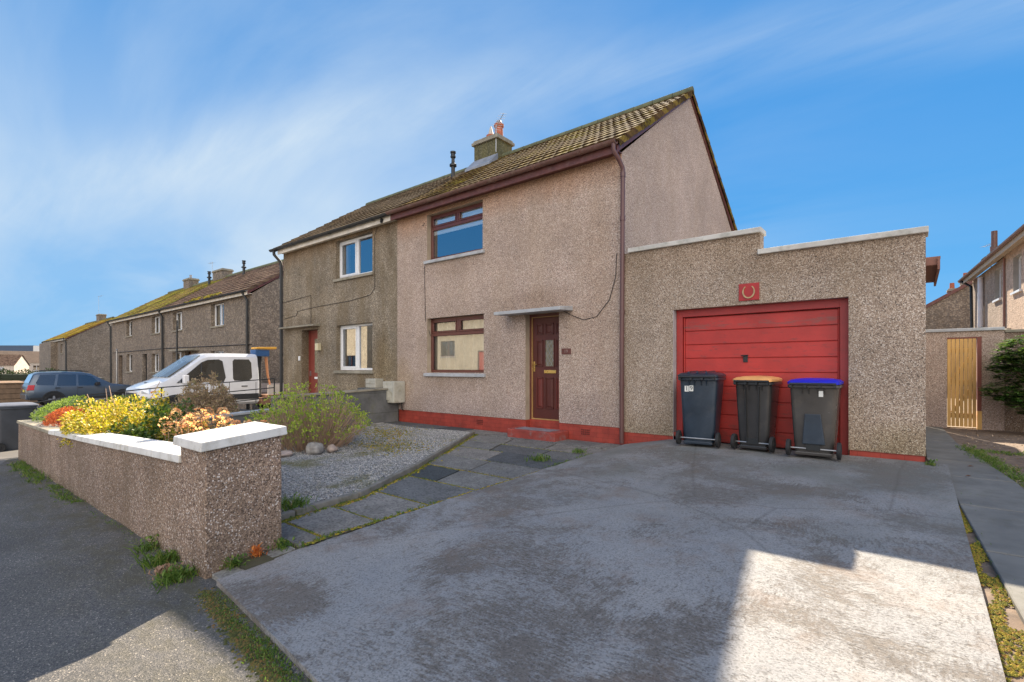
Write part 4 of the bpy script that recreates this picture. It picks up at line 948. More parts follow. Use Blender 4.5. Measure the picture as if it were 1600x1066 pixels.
MB().hexa([(-9.54, 1.58, -.6), (-9.38, 1.58, -.6), (-9.38, 4.445, -.6), (-9.54, 4.445, -.6)], [(-9.54, 1.58, .28), (-9.38, 1.58, .28), (-9.38, 4.445, .43), (-9.54, 4.445, .43)]).build('wall', m_block, DW)
MB().hexa([(-9.57, 4.43, .66), (-9.35, 4.43, .66), (-9.35, 7.34, .75), (-9.57, 7.34, .75)], [(-9.57, 4.43, .70), (-9.35, 4.43, .70), (-9.35, 7.34, .79), (-9.57, 7.34, .79)]).build('coping', m_conc, DW, bevel=.006)
MB().hexa([(-9.57, 1.6, .28), (-9.35, 1.6, .28), (-9.35, 4.425, .43), (-9.57, 4.425, .43)], [(-9.57, 1.6, .32), (-9.35, 1.6, .32), (-9.35, 4.425, .47), (-9.57, 4.425, .47)]).build('coping', m_sill, DW, bevel=.006)
MT = thing('meter_box', 'pale mottled plastic meter box where the dividing wall meets the house', 'meter box', (-9.4, 7.2, .45), world=True)
mt = MB().box(-9.56, -9.14, 7.02, 7.345, .44, .93).build('casing', m_meter, MT, bevel=.025)
MB().box(-9.53, -9.30, 6.995, 7.02, .50, .72).build('door', m_meter, MT, bevel=.008)
MB().tube([(-9.2, 7.28, .44), (-9.2, 7.3, .28), (-9.2, 7.33, .26)], .012, 8).build('pipe', m_cable, MT)
MT2 = thing('meter_box', 'small mossy box standing on the dividing wall below the white window', 'meter box', (-10.1, 7.2, .7), world=True)
MB().box(-10.35, -9.95, 7.1, 7.34, .76, .98).build('casing', m_meter, MT2, bevel=.02)
MB().box(-10.33, -9.97, 7.09, 7.098, .86, .868).build('seam', m_conc, MT2)
MB().box(-10.6, -9.58, 7.05, 7.34, -.5, .755).build('plinth', m_block, MT2)
# railing along the neighbour drive
RL = thing('railing', 'thin black three-rail railing in front of the white pickup', 'railing', (-14.9, 4.5, -.4), world=True)
RP = [(-14.9, 7.05, .92), (-14.95, 4.2, .74), (-15.0, 2.6, .60), (-15.6, 1.2, .32), (-16.0, .8, .2)]
for dz in (0, -.27, -.56): MB().tube([(a, b, c + dz) for a, b, c in RP[:4 if dz else 5]], .014, 6).build('rail', m_blackrail, RL, smooth=60)
for (a, b, c) in RP[:3]: MB().tube([(a, b, c), (a, b, -.5)], .018, 6).build('post', m_blackrail, RL, smooth=60)
LW = thing('low_wall', 'low dark wall below the black railing', 'wall', (-14.95, 4.3, -.4), world=True)
MB().box(-15.05, -14.85, 1.5, 7.0, -.6, -.05).build('wall', m_block, LW)
MB().box(-15.07, -14.83, 1.5, 7.0, -.048, -.01).build('coping', m_conc, LW)

# ------------------------------------------------------------------ PLANTS
def leaf_mat(name, cols, rough=.5, trans=.3):
    m, g = M(name)
    rnd = g.n('NewGeometry').outputs['Random Per Island']
    c = g.ramp(rnd, cols)
    b = g.n('BsdfPrincipled', Base_Color=c, Roughness=rough); t = g.n('BsdfTranslucent'); g.set(t.inputs[0], g.mix(1, c, (1.5, 1.6, .9), 'MULTIPLY'))
    mx = g.n('MixShader'); mx.inputs[0].default_value = trans; g.t.links.new(b.outputs[0], mx.inputs[1]); g.t.links.new(t.outputs[0], mx.inputs[2])
    o = g.n('OutputMaterial'); g.t.links.new(mx.outputs[0], o.inputs[0]); return m
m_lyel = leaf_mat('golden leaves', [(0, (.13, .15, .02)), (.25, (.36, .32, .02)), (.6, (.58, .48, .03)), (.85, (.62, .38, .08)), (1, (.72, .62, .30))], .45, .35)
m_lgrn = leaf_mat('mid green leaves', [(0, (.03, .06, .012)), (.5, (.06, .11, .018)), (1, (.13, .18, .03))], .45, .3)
m_lhyd = leaf_mat('fresh hydrangea leaves', [(0, (.18, .26, .03)), (.5, (.32, .42, .05)), (1, (.50, .54, .10))], .5, .4)
m_lbrn = leaf_mat('dry flower heads', [(0, (.24, .16, .11)), (.5, (.42, .30, .20)), (.8, (.52, .40, .28)), (.95, (.34, .26, .14)), (1, (.26, .30, .1))], .9, .3)
m_lred = leaf_mat('rusty heather', [(0, (.22, .04, .02)), (.5, (.45, .09, .03)), (1, (.58, .17, .06))], .8, .3)
m_lghe = leaf_mat('green heather', [(0, (.07, .12, .02)), (.5, (.20, .30, .05)), (1, (.34, .42, .10))], .8, .3)
m_lpink = leaf_mat('peach buds', [(0, (.60, .24, .13)), (.5, (.80, .46, .28)), (1, (.86, .66, .46))], .7, .5)
m_lolive = leaf_mat('olive leaves', [(0, (.10, .12, .02)), (.5, (.24, .20, .05)), (1, (.50, .28, .09))], .45, .5)
m_lrho = leaf_mat('dark glossy rhododendron leaves', [(0, (.04, .09, .02)), (.5, (.08, .17, .04)), (.85, (.15, .25, .06)), (1, (.32, .38, .12))], .3, .25)
m_lhedge = leaf_mat('hedge leaves', [(0, (.015, .03, .008)), (.5, (.03, .055, .014)), (1, (.05, .08, .02))], .95, .1)
m_lgrass = leaf_mat('grass blades', [(0, (.05, .10, .015)), (.5, (.10, .18, .025)), (.85, (.17, .25, .045)), (1, (.26, .22, .08))], .6, .35)
m_lmoss = leaf_mat('moss', [(0, (.09, .10, .015)), (.4, (.22, .20, .02)), (.75, (.40, .30, .03)), (1, (.30, .14, .04))], .9, .2)
m_ldmoss = leaf_mat('dark joint moss', [(0, (.04, .045, .012)), (.5, (.08, .085, .02)), (.85, (.15, .11, .03)), (1, (.18, .09, .03))], .95, .1)
m_stem = simple('brown stems', (.42, .28, .19), .85, .3, 10); m_stemr = simple('pale stems', (.30, .22, .15), .85, .3, 10)
def leaf(mb, p, d, up, l, w_, fold=.25):
    d = d.normalized(); s_ = d.cross(up); s_ = s_.normalized() if s_.length > 1e-4 else d.orthogonal().normalized(); nn = s_.cross(d)
    a = p; b = p + d * l; m_ = p + d * l * .5
    mb.add([a, m_ + s_ * w_ + nn * w_ * fold, b, m_ - s_ * w_ + nn * w_ * fold], [(0, 1, 2), (0, 2, 3)])
def rv(r_, z=0.0):
    while True:
        v = Vector((r_.uniform(-1, 1), r_.uniform(-1, 1), r_.uniform(-1, 1)))
        if .05 < v.length < 1: v.z += z; return v.normalized()
def blob(mb, c, rad, n, l, w_, r_, shell_=.55, zmin=-.3, lump=.18):
    ph = [r_.uniform(0, 6.3) for _ in range(4)]
    k = 0
    while k < n:
        v = rv(r_)
        if v.z < zmin: continue
        f = 1 + lump * (math.sin(v.x * 5 + ph[0]) + math.sin(v.y * 6 + ph[1]) + math.sin(v.z * 7 + ph[2])) / 1.6
        t = shell_ + (1 - shell_) * r_.random() ** .6
        p = Vector((c[0] + v.x * rad[0] * f * t, c[1] + v.y * rad[1] * f * t, c[2] + v.z * rad[2] * f * t))
        d = (v + rv(r_) * .9); leaf(mb, p, d, rv(r_, .6), l * r_.uniform(.7, 1.2), w_ * r_.uniform(.7, 1.2)); k += 1
def stems(mb, base, tips, r0, r_, n=5, sag=0):
    for t in tips:
        b = Vector(base) + Vector((r_.uniform(-.08, .08), r_.uniform(-.08, .08), 0)); t = Vector(t)
        m_ = b.lerp(t, .5) + Vector((r_.uniform(-.05, .05), r_.uniform(-.05, .05), .08 * (t - b).length))
        mb.tube([b, m_, t], [r0, r0 * .7, r0 * .35], n)
# golden shrub over the wall
rnd = random.Random(21)
S1 = thing('golden_shrub', 'bright yellow leaved shrub spilling over the white wall coping', 'shrub', (-7.7, 1.95, -.1), world=True)
mb = MB()
for (c, rad, n) in (((-9.0, 1.62, .38), (.42, .26, .26), 1500), ((-8.55, 1.75, .42), (.48, .34, .33), 2200), ((-8.05, 1.9, .41), (.50, .40, .34), 2400), ((-7.65, 2.05, .38), (.40, .36, .34), 1500), ((-8.4, 1.5, .38), (.55, .18, .18), 1100), ((-7.85, 1.52, .40), (.35, .15, .16), 600), ((-8.25, 2.3, .68), (.15, .12, .22), 200), ((-9.0, 1.9, .62), (.2, .15, .14), 200)):
    blob(mb, c, rad, int(n * 1.9), .038, .0125, rnd, .4, -.5, .28)
mb.build('foliage', m_lyel, S1, norm=False)
mb = MB()
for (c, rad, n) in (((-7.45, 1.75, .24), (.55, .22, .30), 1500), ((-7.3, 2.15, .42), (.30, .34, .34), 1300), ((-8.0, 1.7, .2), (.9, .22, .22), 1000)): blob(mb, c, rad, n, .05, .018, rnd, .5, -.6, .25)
mb.build('green_foliage', m_lgrn, S1, norm=False)['label'] = 'plain green leaves on the right side of the shrub'
mb = MB(); tips = [(-9.3, 1.7, .86), (-9.05, 1.9, .98), (-8.75, 1.8, .95), (-8.25, 2.3, 1.05), (-8.4, 1.8, .86), (-7.9, 2.0, .86), (-7.6, 2.1, .88), (-8.9, 1.65, .8)]
stems(mb, (-8.3, 1.9, -.15), tips, .012, rnd); mb.build('stems', m_stem, S1)
# small olive shrub by it, heathers beyond
S2 = thing('heather', 'rust red heather mound behind the far end of the wall', 'heather', (-10.7, 1.75, -.2), world=True)
mb = MB(); blob(mb, (-10.75, 1.75, .28), (.85, .34, .30), 6500, .035, .006, rnd, .6, -.3, .12); blob(mb, (-10.0, 1.75, .26), (.4, .25, .22), 1500, .035, .006, rnd, .6, -.3, .12); mb.build('foliage', m_lred, S2, norm=False)
mb = MB(); stems(mb, (-10.6, 1.8, -.3), [(-10.9, 1.7, .3), (-10.3, 1.8, .3), (-11, 1.9, .25), (-10.6, 1.6, .35)], .01, rnd); mb.build('stems', m_stem, S2)
S3 = thing('heather', 'yellow green heather mound behind the rust red one', 'heather', (-11.5, 2.5, -.2), world=True)
mb = MB(); blob(mb, (-12.1, 2.0, .36), (.9, .5, .32), 5000, .035, .007, rnd, .6, -.3, .12); blob(mb, (-11.0, 2.6, .40), (1.2, .5, .32), 6000, .035, .007, rnd, .6, -.3, .12); mb.build('foliage', m_lghe, S3, norm=False)
mb = MB(); stems(mb, (-11.6, 2.4, -.3), [(-12, 2.2, .3), (-11, 2.6, .3), (-11.5, 2.2, .35)], .01, rnd); mb.build('stems', m_stem, S3)
S3b = thing('heather', 'small green mound tucked between rust heather and yellow shrub on the wall', 'heather', (-9.4, 1.7, -.1), world=True)
mb = MB(); blob(mb, (-9.42, 1.68, .34), (.28, .16, .16), 1500, .035, .007, rnd, .6, -.4, .12); mb.build('foliage', m_lghe, S3b, norm=False)
mb = MB(); stems(mb, (-9.4, 1.7, -.2), [(-9.5, 1.7, .3), (-9.3, 1.7, .3)], .01, rnd); mb.build('stems', m_stem, S3b)
# peach-budded skimmia behind the near coping
S4 = thing('skimmia', 'skimmia with peach coloured bud clusters behind the wall beside the pillar', 'shrub', (-5.3, 1.85, -.1), world=True)
mb = MB(); ml = MB(); ms = MB()
for i in range(64):
    t = rnd.random(); x = -6.3 + 1.5 * t; y = 1.70 + rnd.random() * .62; zc_ = .60 + rnd.uniform(-.10, .08) + .05 * math.sin(x * 4) - (.03 if y < 1.8 else 0)
    ms.tube([(x + rnd.uniform(-.1, .1), y + .05, -.1), (x, y, zc_)], [.008, .004], 4)
    for q in range(34):
        v = rv(rnd, .4); rr = .045
        p = Vector((x, y, zc_ + .03)) + Vector((v.x * rr, v.y * rr, v.z * rr * 1.3)); leaf(mb, p, v, rv(rnd), .020, .012, .5)
    for q in range(10):
        a = rnd.uniform(0, 6.3); d = Vector((math.cos(a), math.sin(a), rnd.uniform(-.1, .5))); leaf(ml, Vector((x, y, zc_ - .02 - rnd.random() * .12)), d, Vector((0, 0, 1)), rnd.uniform(.07, .11), .02)
mb.build('flower_buds', m_lpink, S4, norm=False); ml.build('foliage', m_lolive, S4, norm=False); ms.build('stems', m_stem, S4, norm=False)
# hydrangea in fresh leaf
def hydrangea(name, label, base, rad, h, n, lm, sm, r_, leafn=16, ll=.05, cluster=.05, sky_=.4, lev_=3, spread=.5):
    t = thing(name, label, 'shrub', base, world=True)
    ms, ml = MB(), MB()
    for i in range(n):
        a = r_.uniform(0, 6.283); q = r_.random() ** .5
        el = h * math.sqrt(max(.03, 1 - (q * .93) ** 2)) * r_.uniform(.55, 1.0) + .06
        lob = 1 + .15 * math.sin(a * 3 + 1) + .08 * math.sin(a * 5)
        tip = Vector((base[0] + math.cos(a) * rad * q * lob, base[1] + math.sin(a) * rad * q * .85, base[2] + el * (1 + .1 * math.sin(a * 4))))
        b = Vector((base[0] + math.cos(a) * rad * q * spread, base[1] + math.sin(a) * rad * q * spread, base[2] - .03))
        m_ = b.lerp(tip, .5) + Vector((r_.uniform(-.05, .05), r_.uniform(-.05, .05), el * .05))
        ms.tube([b, m_, tip], [.0055, .004, .0025], 4)
        for lev in range(r_.choice(range(1, lev_ + 1))):
            p = tip if lev == 0 else b.lerp(tip, r_.uniform(.25, .9)) + Vector((r_.uniform(-.06, .06), r_.uniform(-.06, .06), .02))
            for k in range(leafn if lev == 0 else leafn // 2):
                v = rv(r_, .7); leaf(ml, p + v * cluster * r_.random(), v, rv(r_), ll * r_.uniform(.5, 1.2), ll * .26, .3)
    ms.build('stems', sm, t, norm=False); ml.build('foliage', lm, t, norm=False); return t
hydrangea('hydrangea', 'large twiggy shrub with fresh green leaf tips on the gravel', (-7.75, 4.25, z_gard(4.2)), 1.08, .93, 560, m_lhyd, m_stem, random.Random(31), 6, .046, .04, lev_=3)
hydrangea('hydrangea', 'brown dried hydrangea in front of the white pickup', (-11.2, 3.9, -.25), .74, 1.22, 480, m_lbrn, m_stemr, random.Random(33), 18, .045, .06, lev_=3)
# stones at the foot of the shrub
def stone(label, c, r_, seed, mat):
    rr = random.Random(seed); bm = bmesh.new(); bmesh.ops.create_icosphere(bm, subdivisions=3, radius=1)
    ph = [rr.uniform(0, 6) for _ in range(6)]
    for v in bm.verts:
        p = v.co; f = 1 + .17 * math.sin(p.x * 2.3 + ph[0]) + .15 * math.sin(p.y * 2.9 + ph[1]) + .07 * math.sin((p.x + p.y) * 6 + ph[5]) + .09 * math.sin(p.z * 3.7 + ph[2]) + .03 * math.sin(p.x * 9 + ph[3]) * math.sin(p.y * 8 + ph[4])
        v.co = Vector((p.x * r_[0] * f, p.y * r_[1] * f, p.z * r_[2] * f))
    me = bpy.data.meshes.new('stone'); bm.to_mesh(me); bm.free(); me.shade_smooth(); me.materials.append(mat)
    o = bpy.data.objects.new('stone', me); COL.objects.link(o); o.location = c; o.rotation_euler.z = rr.uniform(0, 3); tag(o, label, 'stone', 'stones at the foot of the green shrub')
m_stone = simple('pale boulder', (.33, .31, .29), .85, .45, 9, 1.0, dirt=(.15, .14, .08)); m_stone2 = simple('pinkish stone', (.42, .33, .28), .85, .25, 6, .3)
stone('largest grey boulder under the green shrub', (-7.02, 3.92, .02), (.14, .11, .09), 1, m_stone)
stone('flat pinkish stone left of the largest boulder', (-7.12, 3.52, -.02), (.13, .08, .055), 2, m_stone2)
stone('dull stone half behind the end pillar', (-7.40, 3.40, -.03), (.15, .12, .10), 3, m_stone)
stone('small pale stone right of the largest boulder', (-6.95, 4.18, .0), (.08, .07, .055), 4, m_stone2)
# rhododendron by the gate wall
RH = thing('rhododendron', 'dark glossy rhododendron leaning on the gate wall at the right edge', 'shrub', (2.0, 12.9, 0), world=True)
rr = random.Random(41); ml = MB(); ms = MB()
for (c, rad, n) in (((1.95, 12.8, 1.5), (.78, .55, .40), 420), ((1.50, 12.9, 1.25), (.42, .4, .28), 200), ((1.28, 12.95, .80), (.28, .3, .17), 100), ((1.65, 12.8, .60), (.34, .35, .2), 130), ((2.1, 12.7, .5), (.35, .4, .45), 160)):
    for k in range(n):
        v = rv(rr); p = Vector((c[0] + v.x * rad[0], c[1] + v.y * rad[1], c[2] + v.z * rad[2])) if rr.random() < .7 else Vector((c[0] + v.x * rad[0] * .6, c[1] + v.y * rad[1] * .6, c[2] + v.z * rad[2] * .6))
        for q in range(9):
            a = q * 2.4 + rr.random(); d = Vector((math.cos(a), math.sin(a), rr.uniform(-.35, .3))); leaf(ml, p, d, Vector((0, 0, 1)), rr.uniform(.10, .15), .026, .15)
ml.build('foliage', m_lrho, RH, norm=False)
stems(ms, (2.25, 12.8, 0), [(1.4, 12.9, 1.2), (1.3, 12.9, .8), (1.8, 12.7, 1.6), (2.3, 12.8, 1.7), (1.7, 12.8, .5), (2.0, 12.6, 1.2), (1.6, 12.8, .95)], .022, rr); ms.build('branches', m_stemr, RH)
# tufts and weeds
def tuft(mb, c, n, h, sp, r_, wd_=.004):
    for i in range(n):
        a = r_.uniform(0, 6.3); d = Vector((math.cos(a) * r_.uniform(.1, .9), math.sin(a) * r_.uniform(.1, .9), 1)).normalized()
        b = Vector((c[0] + r_.gauss(0, sp), c[1] + r_.gauss(0, sp), c[2] - .005)); hh = h * r_.uniform(.5, 1.15); s_ = d.cross(Vector((math.sin(a), math.cos(a), .1))).normalized() * wd_
        m_ = b + d * hh * .55; t = b + d * hh * .9 + Vector((d.x, d.y, -.25)) * hh * .35
        mb.add([b - s_, b + s_, m_ + s_ * .8, m_ - s_ * .8, t], [(0, 1, 2, 3), (3, 2, 4)])
rr = random.Random(51)
def weed(name, label, c, n, h, sp, mat, leafy=0, cat='weed'):
    mb = MB(); tuft(mb, c, n, h, sp, rr)
    for i in range(leafy):
        v = rv(rr, .5); leaf(mb, Vector((c[0] + rr.gauss(0, sp), c[1] + rr.gauss(0, sp), c[2] + h * rr.random() * .8)), v, Vector((0, 0, 1)), .035, .009)
    tag(mb.build(name, mat, loc=c, norm=False), label, cat)
def zr_(x, y=1.25): return z_rd(x, y)
weed('grass_tuft', 'bushy green grass tuft at the foot of the pillar corner', (-3.98, 1.20, zr_(-3.9)), 260, .10, .055, m_lgrass, 60, 'grass tuft')
weed('grass_tuft', 'spiky green tuft at the wall foot left of the brown clump', (-4.42, 1.25, zr_(-4.4)), 240, .12, .06, m_lgrass, 30, 'grass tuft')
weed('dead_weed', 'pinkish brown dried clump between the two tufts at the pillar foot', (-4.17, 1.20, zr_(-4.1)), 160, .05, .035, leaf_mat('dried clump', [(0, (.25, .15, .10)), (1, (.45, .30, .22))], .9, .2), 60)
weed('orange_weed', 'orange leaved weed against the right face of the pillar', (-3.77, 1.66, -.16), 30, .10, .02, leaf_mat('orange weed', [(0, (.45, .10, .02)), (1, (.65, .25, .06))], .8, .3), 60)
weed('green_weed', 'leafy green weed low on the right face of the pillar', (-3.76, 1.50, -.17), 60, .08, .035, m_lgrass, 50)
weed('green_weed', 'leafy green weed at the back corner of the pillar', (-3.75, 1.84, -.14), 60, .08, .03, m_lgrass, 50)
weed('wall_weed', 'sprawling weed growing from the wall foot, third of its length from the pillar', (-4.85, 1.28, zr_(-4.9)), 70, .13, .045, m_lgrass, 50)
weed('grass_tuft', 'green tuft at the corner of gravel bed right behind the pillar', (-4.52, 2.3, -.06), 200, .13, .07, m_lgrass, 40, 'grass tuft')
weed('grass_tuft', 'low tuft in the path joint near the driveway edge', (-4.0, 5.55, -.02), 150, .09, .08, m_lgrass, 20, 'grass tuft')
weed('grass_tuft', 'small tuft beside the driveway corner below the downpipe', (-3.85, 6.3, .0), 100, .07, .05, m_lgrass, 20, 'grass tuft')
weed('green_weed', 'small weed at the foot of the garage right corner', (.13, 7.2, .14), 60, .09, .02, m_lgrass, 30)
mb = MB(); rr = random.Random(61)
def strip(mb, p0, p1, n, h, sp, zf, cnt=6):
    for i in range(n):
        t = rr.random(); x = p0[0] + (p1[0] - p0[0]) * t + rr.gauss(0, sp); y = p0[1] + (p1[1] - p0[1]) * t + rr.gauss(0, sp); tuft(mb, (x, y, zf(x, y)), cnt, h * rr.uniform(.5, 1.2), .018, rr, .003)
strip(mb, (-9.0, 1.27), (-7.4, 1.27), 90, .05, .05, lambda x, y: zr_(x), 9); strip(mb, (-7.4, 1.3), (-4.5, 1.29), 50, .025, .025, lambda x, y: zr_(x))
strip(mb, (-12, 1.27), (-9.4, 1.24), 120, .10, .07, lambda x, y: zr_(x), 10)
for a, b in zip(pts, pts[1:]): strip(mb, (a[0] + .07, a[1]), (b[0] + .07, b[1]), 45, .035, .015, lambda x, y: z_gard(y)); strip(mb, (a[0] - .08, a[1]), (b[0] - .08, b[1]), 16, .04, .03, lambda x, y: z_gard(y) + .01)
strip(mb, (-3.64, 1.9), (-3.66, 3.4), 70, .035, .015, lambda x, y: z_gard(y)); strip(mb, (-3.66, 5.2), (-3.66, 6.4), 40, .05, .03, lambda x, y: z_gard(y))
for y in rows[1:-1]:
    strip(mb, (xl(y), y), (-3.7, y), 46, .028, .009, lambda x, y: z_gard(y) - .01, 5)
strip(mb, (-3.55, 1.28), (-2.0, 1.10), 220, .022, .03, lambda x, y: zr_(x), 7)
pads2 = None
tag(mb.build('weeds', m_lgrass, norm=False, loc=(-6, 2, -.1)), 'small grass and weeds growing along joints, kerb and wall foot', 'weeds', kind='stuff')
mb = MB()
def pads(p0, p1, n, sp, zf, s0=.008, s1=.022):
    for i in range(n):
        t = rr.random(); x = p0[0] + (p1[0] - p0[0]) * t + rr.gauss(0, sp); y = p0[1] + (p1[1] - p0[1]) * t + rr.gauss(0, sp); z = zf(x, y); r = rr.uniform(s0, s1); a0 = rr.random() * 6
        q = [(x + r * math.cos(a0 + k * 1.047) * rr.uniform(.7, 1.2), y + r * math.sin(a0 + k * 1.047) * rr.uniform(.7, 1.2), z - .002) for k in range(6)]
        mb.add(q + [(x, y, z + r * .55)], [(k, (k + 1) % 6, 6) for k in range(6)])

zpr = lambda x, y: interp(y, [(1, -.125), (3.3, -.022), (7, .10), (13.5, .02)])
for q_ in range(9000):
    y_ = 1.2 + 5.6 * rr.random() ** 1.6; x0_, x1_ = .29, interp(y_, [(1, .50), (3, .44), (6.9, .24)]); x_ = rr.uniform(x0_, x1_)
    if math.sin(x_ * 31 + 1.3 * math.sin(y_ * 3)) * math.sin(y_ * 9 + 2 * math.sin(x_ * 12)) > .25: continue
    pads((x_, y_), (x_, y_), 1, .004, zpr, .004, .011)
for a, b in zip(pts, pts[1:]): pads((a[0] + .07, a[1]), (b[0] + .07, b[1]), 200, .02, lambda x, y: z_gard(y) - .004)
for y in rows[1:-1]: pads((xl(y), y), (-3.7, y), 220, .008, lambda x, y: z_gard(y) - .008, .005, .012)
pads((-3.64, 1.95), (-3.66, 6.2), 700, .012, lambda x, y: z_gard(y) - .004, .006, .016)
pads((-8.5, 6.0), (-6.8, 5.6), 900, .35, lambda x, y: z_gard(y) + .022, .008, .02); pads((-7.2, 5.0), (-5.7, 4.8), 400, .3, lambda x, y: z_gard(y) + .022, .008, .02)
tag(mb.build('moss', m_lmoss, norm=False, loc=(-1, 2, 0)), 'yellow green moss cushions along the driveway edges and on the gravel', 'moss', kind='stuff')
mb = MB(); pads((-3.6, 1.24), (-2.0, 1.05), 2200, .03, lambda x, y: zr_(x, y), .006, .016); tag(mb.build('joint_moss', m_ldmoss, norm=False, loc=(-3, 1.2, -.2)), 'dark moss in the joint between the driveway slab and the asphalt', 'moss', kind='stuff')
mb = MB(); strip(mb, (.57, 9.8), (.95, 6.2), 260, .07, .06, lambda x, y: .09, 9); strip(mb, (.70, 9.6), (1.3, 9.6), 80, .05, .12, lambda x, y: .07, 8); strip(mb, (.36, 6.5), (.40, 3.8), 60, .04, .02, zpr, 6)
tag(mb.build('grass', m_lgrass, norm=False, loc=(.8, 8, .1)), 'ragged green grass strip along the side path', 'grass', kind='stuff')
mb = MB(); rr = random.Random(71)
for i in range(1500):
    x = rr.uniform(.6, 3); y = rr.uniform(5, 13.4); v = rv(rr); v.z *= .3; leaf(mb, Vector((x, y, interp(y, [(1, -.07), (7, .09), (13.5, .01)]) + .012)), v, Vector((0, 0, 1)), rr.uniform(.02, .05), .012)
tag(mb.build('leaf_litter', leaf_mat('dry leaves', [(0, (.12, .07, .04)), (.5, (.28, .18, .10)), (1, (.48, .38, .28))], .9, .1), norm=False, loc=(1.5, 9, 0)), 'dry leaves and bark chips on the ground right of the path', 'leaves', kind='stuff')
m_deadleaf = simple('curled brown leaf', (.12, .06, .035), .8, .2, 20)
for i, (x, y, l, lab) in enumerate(((.17, 1.78, .05, 'curled brown leaf on the sunlit concrete at the lower right corner'), (.48, 7.6, .035, 'dark leaf on the side path beside the garage corner'), (.42, 6.9, .03, 'dark leaf on the side path nearer the driveway'))):
    z = z_drive(x, y) + .004 if y < 3 else .128; mb = MB(); d = Vector((1, .35, 0)).normalized()
    c = Vector((x, y, z)); s_ = Vector((-d.y, d.x, 0)) * l * .35
    mb.add([c - d * l, c - s_ * .9 + Vector((0, 0, .012)), c + d * l + Vector((0, 0, .006)), c + s_ + Vector((0, 0, .015)), c + Vector((0, 0, .002))], [(0, 1, 4), (1, 2, 4), (2, 3, 4), (3, 0, 4)])
    tag(mb.build('fallen_leaf', m_deadleaf, loc=(x, y, z), norm=False), lab, 'leaf')

# ------------------------------------------------------------------ GATE WALL (right, behind the path)
WG = thing('boundary_wall', 'pebbledashed wall with flat coping around the slatted timber gate', 'wall', (.8, 13.56, 0), world=True)
mb = MB(); 
mb.box(.1, .50, 13.56, 13.72, -.1, 1.98).box(1.02, 1.345, 13.56, 13.72, -.1, 1.98).box(.50, 1.02, 13.56, 13.72, 1.86, 1.98)
mb.build('wall', m_dash, WG); MB().box(.1, 1.345, 13.52, 13.76, 1.981, 2.04).build('coping', m_sill, WG, bevel=.008)
WG2 = thing('boundary_wall', 'plainer lower wall continuing right behind the rhododendron', 'wall', (3, 13.56, 0), world=True)
MB().box(1.35, 7, 13.57, 13.71, -.1, 1.93).build('wall', m_wdash, WG2); MB().box(1.35, 7, 13.54, 13.74, 1.931, 1.985).build('coping', m_conc, WG2, bevel=.008)
GT = thing('timber_gate', 'pale vertical slatted timber gate in the pebbledashed wall', 'gate', (.75, 13.6, 0), world=True)
xx = .506; 
for i in range(7): MB().box(xx, xx + .055, 13.566, 13.594, .05, 1.83).build('slat', m_bwood, GT, bevel=.002, segs=1); xx += .0635
each(MB().box(.508, .945, 13.594, 13.615, 1.55, 1.64).box(.508, .945, 13.594, 13.615, .9, 1.0).box(.508, .945, 13.594, 13.615, .22, .32), 'ledge', m_bwood, GT)
each(MB().prism([(.55, .33), (.62, .33), (.94, .89), (.87, .89)], 'y', 13.596, 13.612).prism([(.55, 1.01), (.62, 1.01), (.94, 1.54), (.87, 1.54)], 'y', 13.596, 13.612), 'brace', m_bwood, GT)
each(MB().box(.955, 1.018, 13.545, 13.66, .38, 1.855).box(.502, .955, 13.56, 13.66, 1.835, 1.857), 'frame_post', simple('brown gate frame', (.20, .055, .035), .6, .2, 5), GT)
MB().box(.955, 1.022, 13.54, 13.66, .0, .378).build('post_foot', m_bwood, GT)

# ------------------------------------------------------------------ HOUSES AT THE RIGHT EDGE
ang = math.atan2(-.075, 1)            # front runs along +Y leaning slightly to -X
# local x along front from far end to near end; local y into the building (towards +X)
L_ = 12.5
far_pt = Vector((1.8, 27.5)); dirn = Vector((.075, -1)).normalized()
HR = thing('rear_house', 'warm roughcast house with white windows and white downpipe above the gate wall', 'house', (far_pt.x, far_pt.y, 0), math.atan2(dirn.y, dirn.x))
def lr(y): return (27.5 - y) * 1.0028
rw = [(lr(23.55), lr(22.7), 3.55, 4.55), (lr(20.95), lr(20.05), 3.5, 4.52), (lr(25.9), lr(25.6), 3.2, 4.3)]
shell(HR, lr(22.05), 7, 4.78, [rw[0], rw[2]], -.2, m_rdash, left=True, right=False, rise=2.4)
mb = MB(); wall_front(mb, lr(22.05), L_, -.2, 4.78, [rw[1]], -.03); mb.face((L_, -.03, -.2), (L_, 7, -.2), (L_, 7, 4.78), (L_, 3.5, 7.2), (L_, -.03, 4.78)); mb.face((lr(22.05), -.03, -.2), (lr(22.05), 0, -.2), (lr(22.05), 0, 4.78), (lr(22.05), -.03, 4.78))
mb.build('wall', dash('pinkish roughcast', [(0, (.42, .30, .22)), (.5, (.55, .41, .31))], .04, (.45, .33, .25), vary=.12), HR, norm=False)
for h, yy in ((rw[0], 0), (rw[2], 0), (rw[1], -.03)): mb = MB(); reveals(mb, h, yy, .13); mb.build('reveal', m_reveal_g, HR, norm=False)
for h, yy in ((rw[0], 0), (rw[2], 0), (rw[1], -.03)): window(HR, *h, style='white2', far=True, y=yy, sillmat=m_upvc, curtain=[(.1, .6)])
MB().box(-.1, L_, -.32, -.30, 4.66, 4.86).box(-.1, L_, -.30, -.032, 4.78, 4.80).build('fascia', simple('weathered soffit', (.45, .38, .30), .8), HR)
gutter(HR, -.2, L_, -.38, 4.84, m_gutter, .06, far=True)
downpipe(HR, [(.15, -.38, 4.78), (.4, -.1, 4.5), (.4, -.07, 2.4)], m_black, .05)
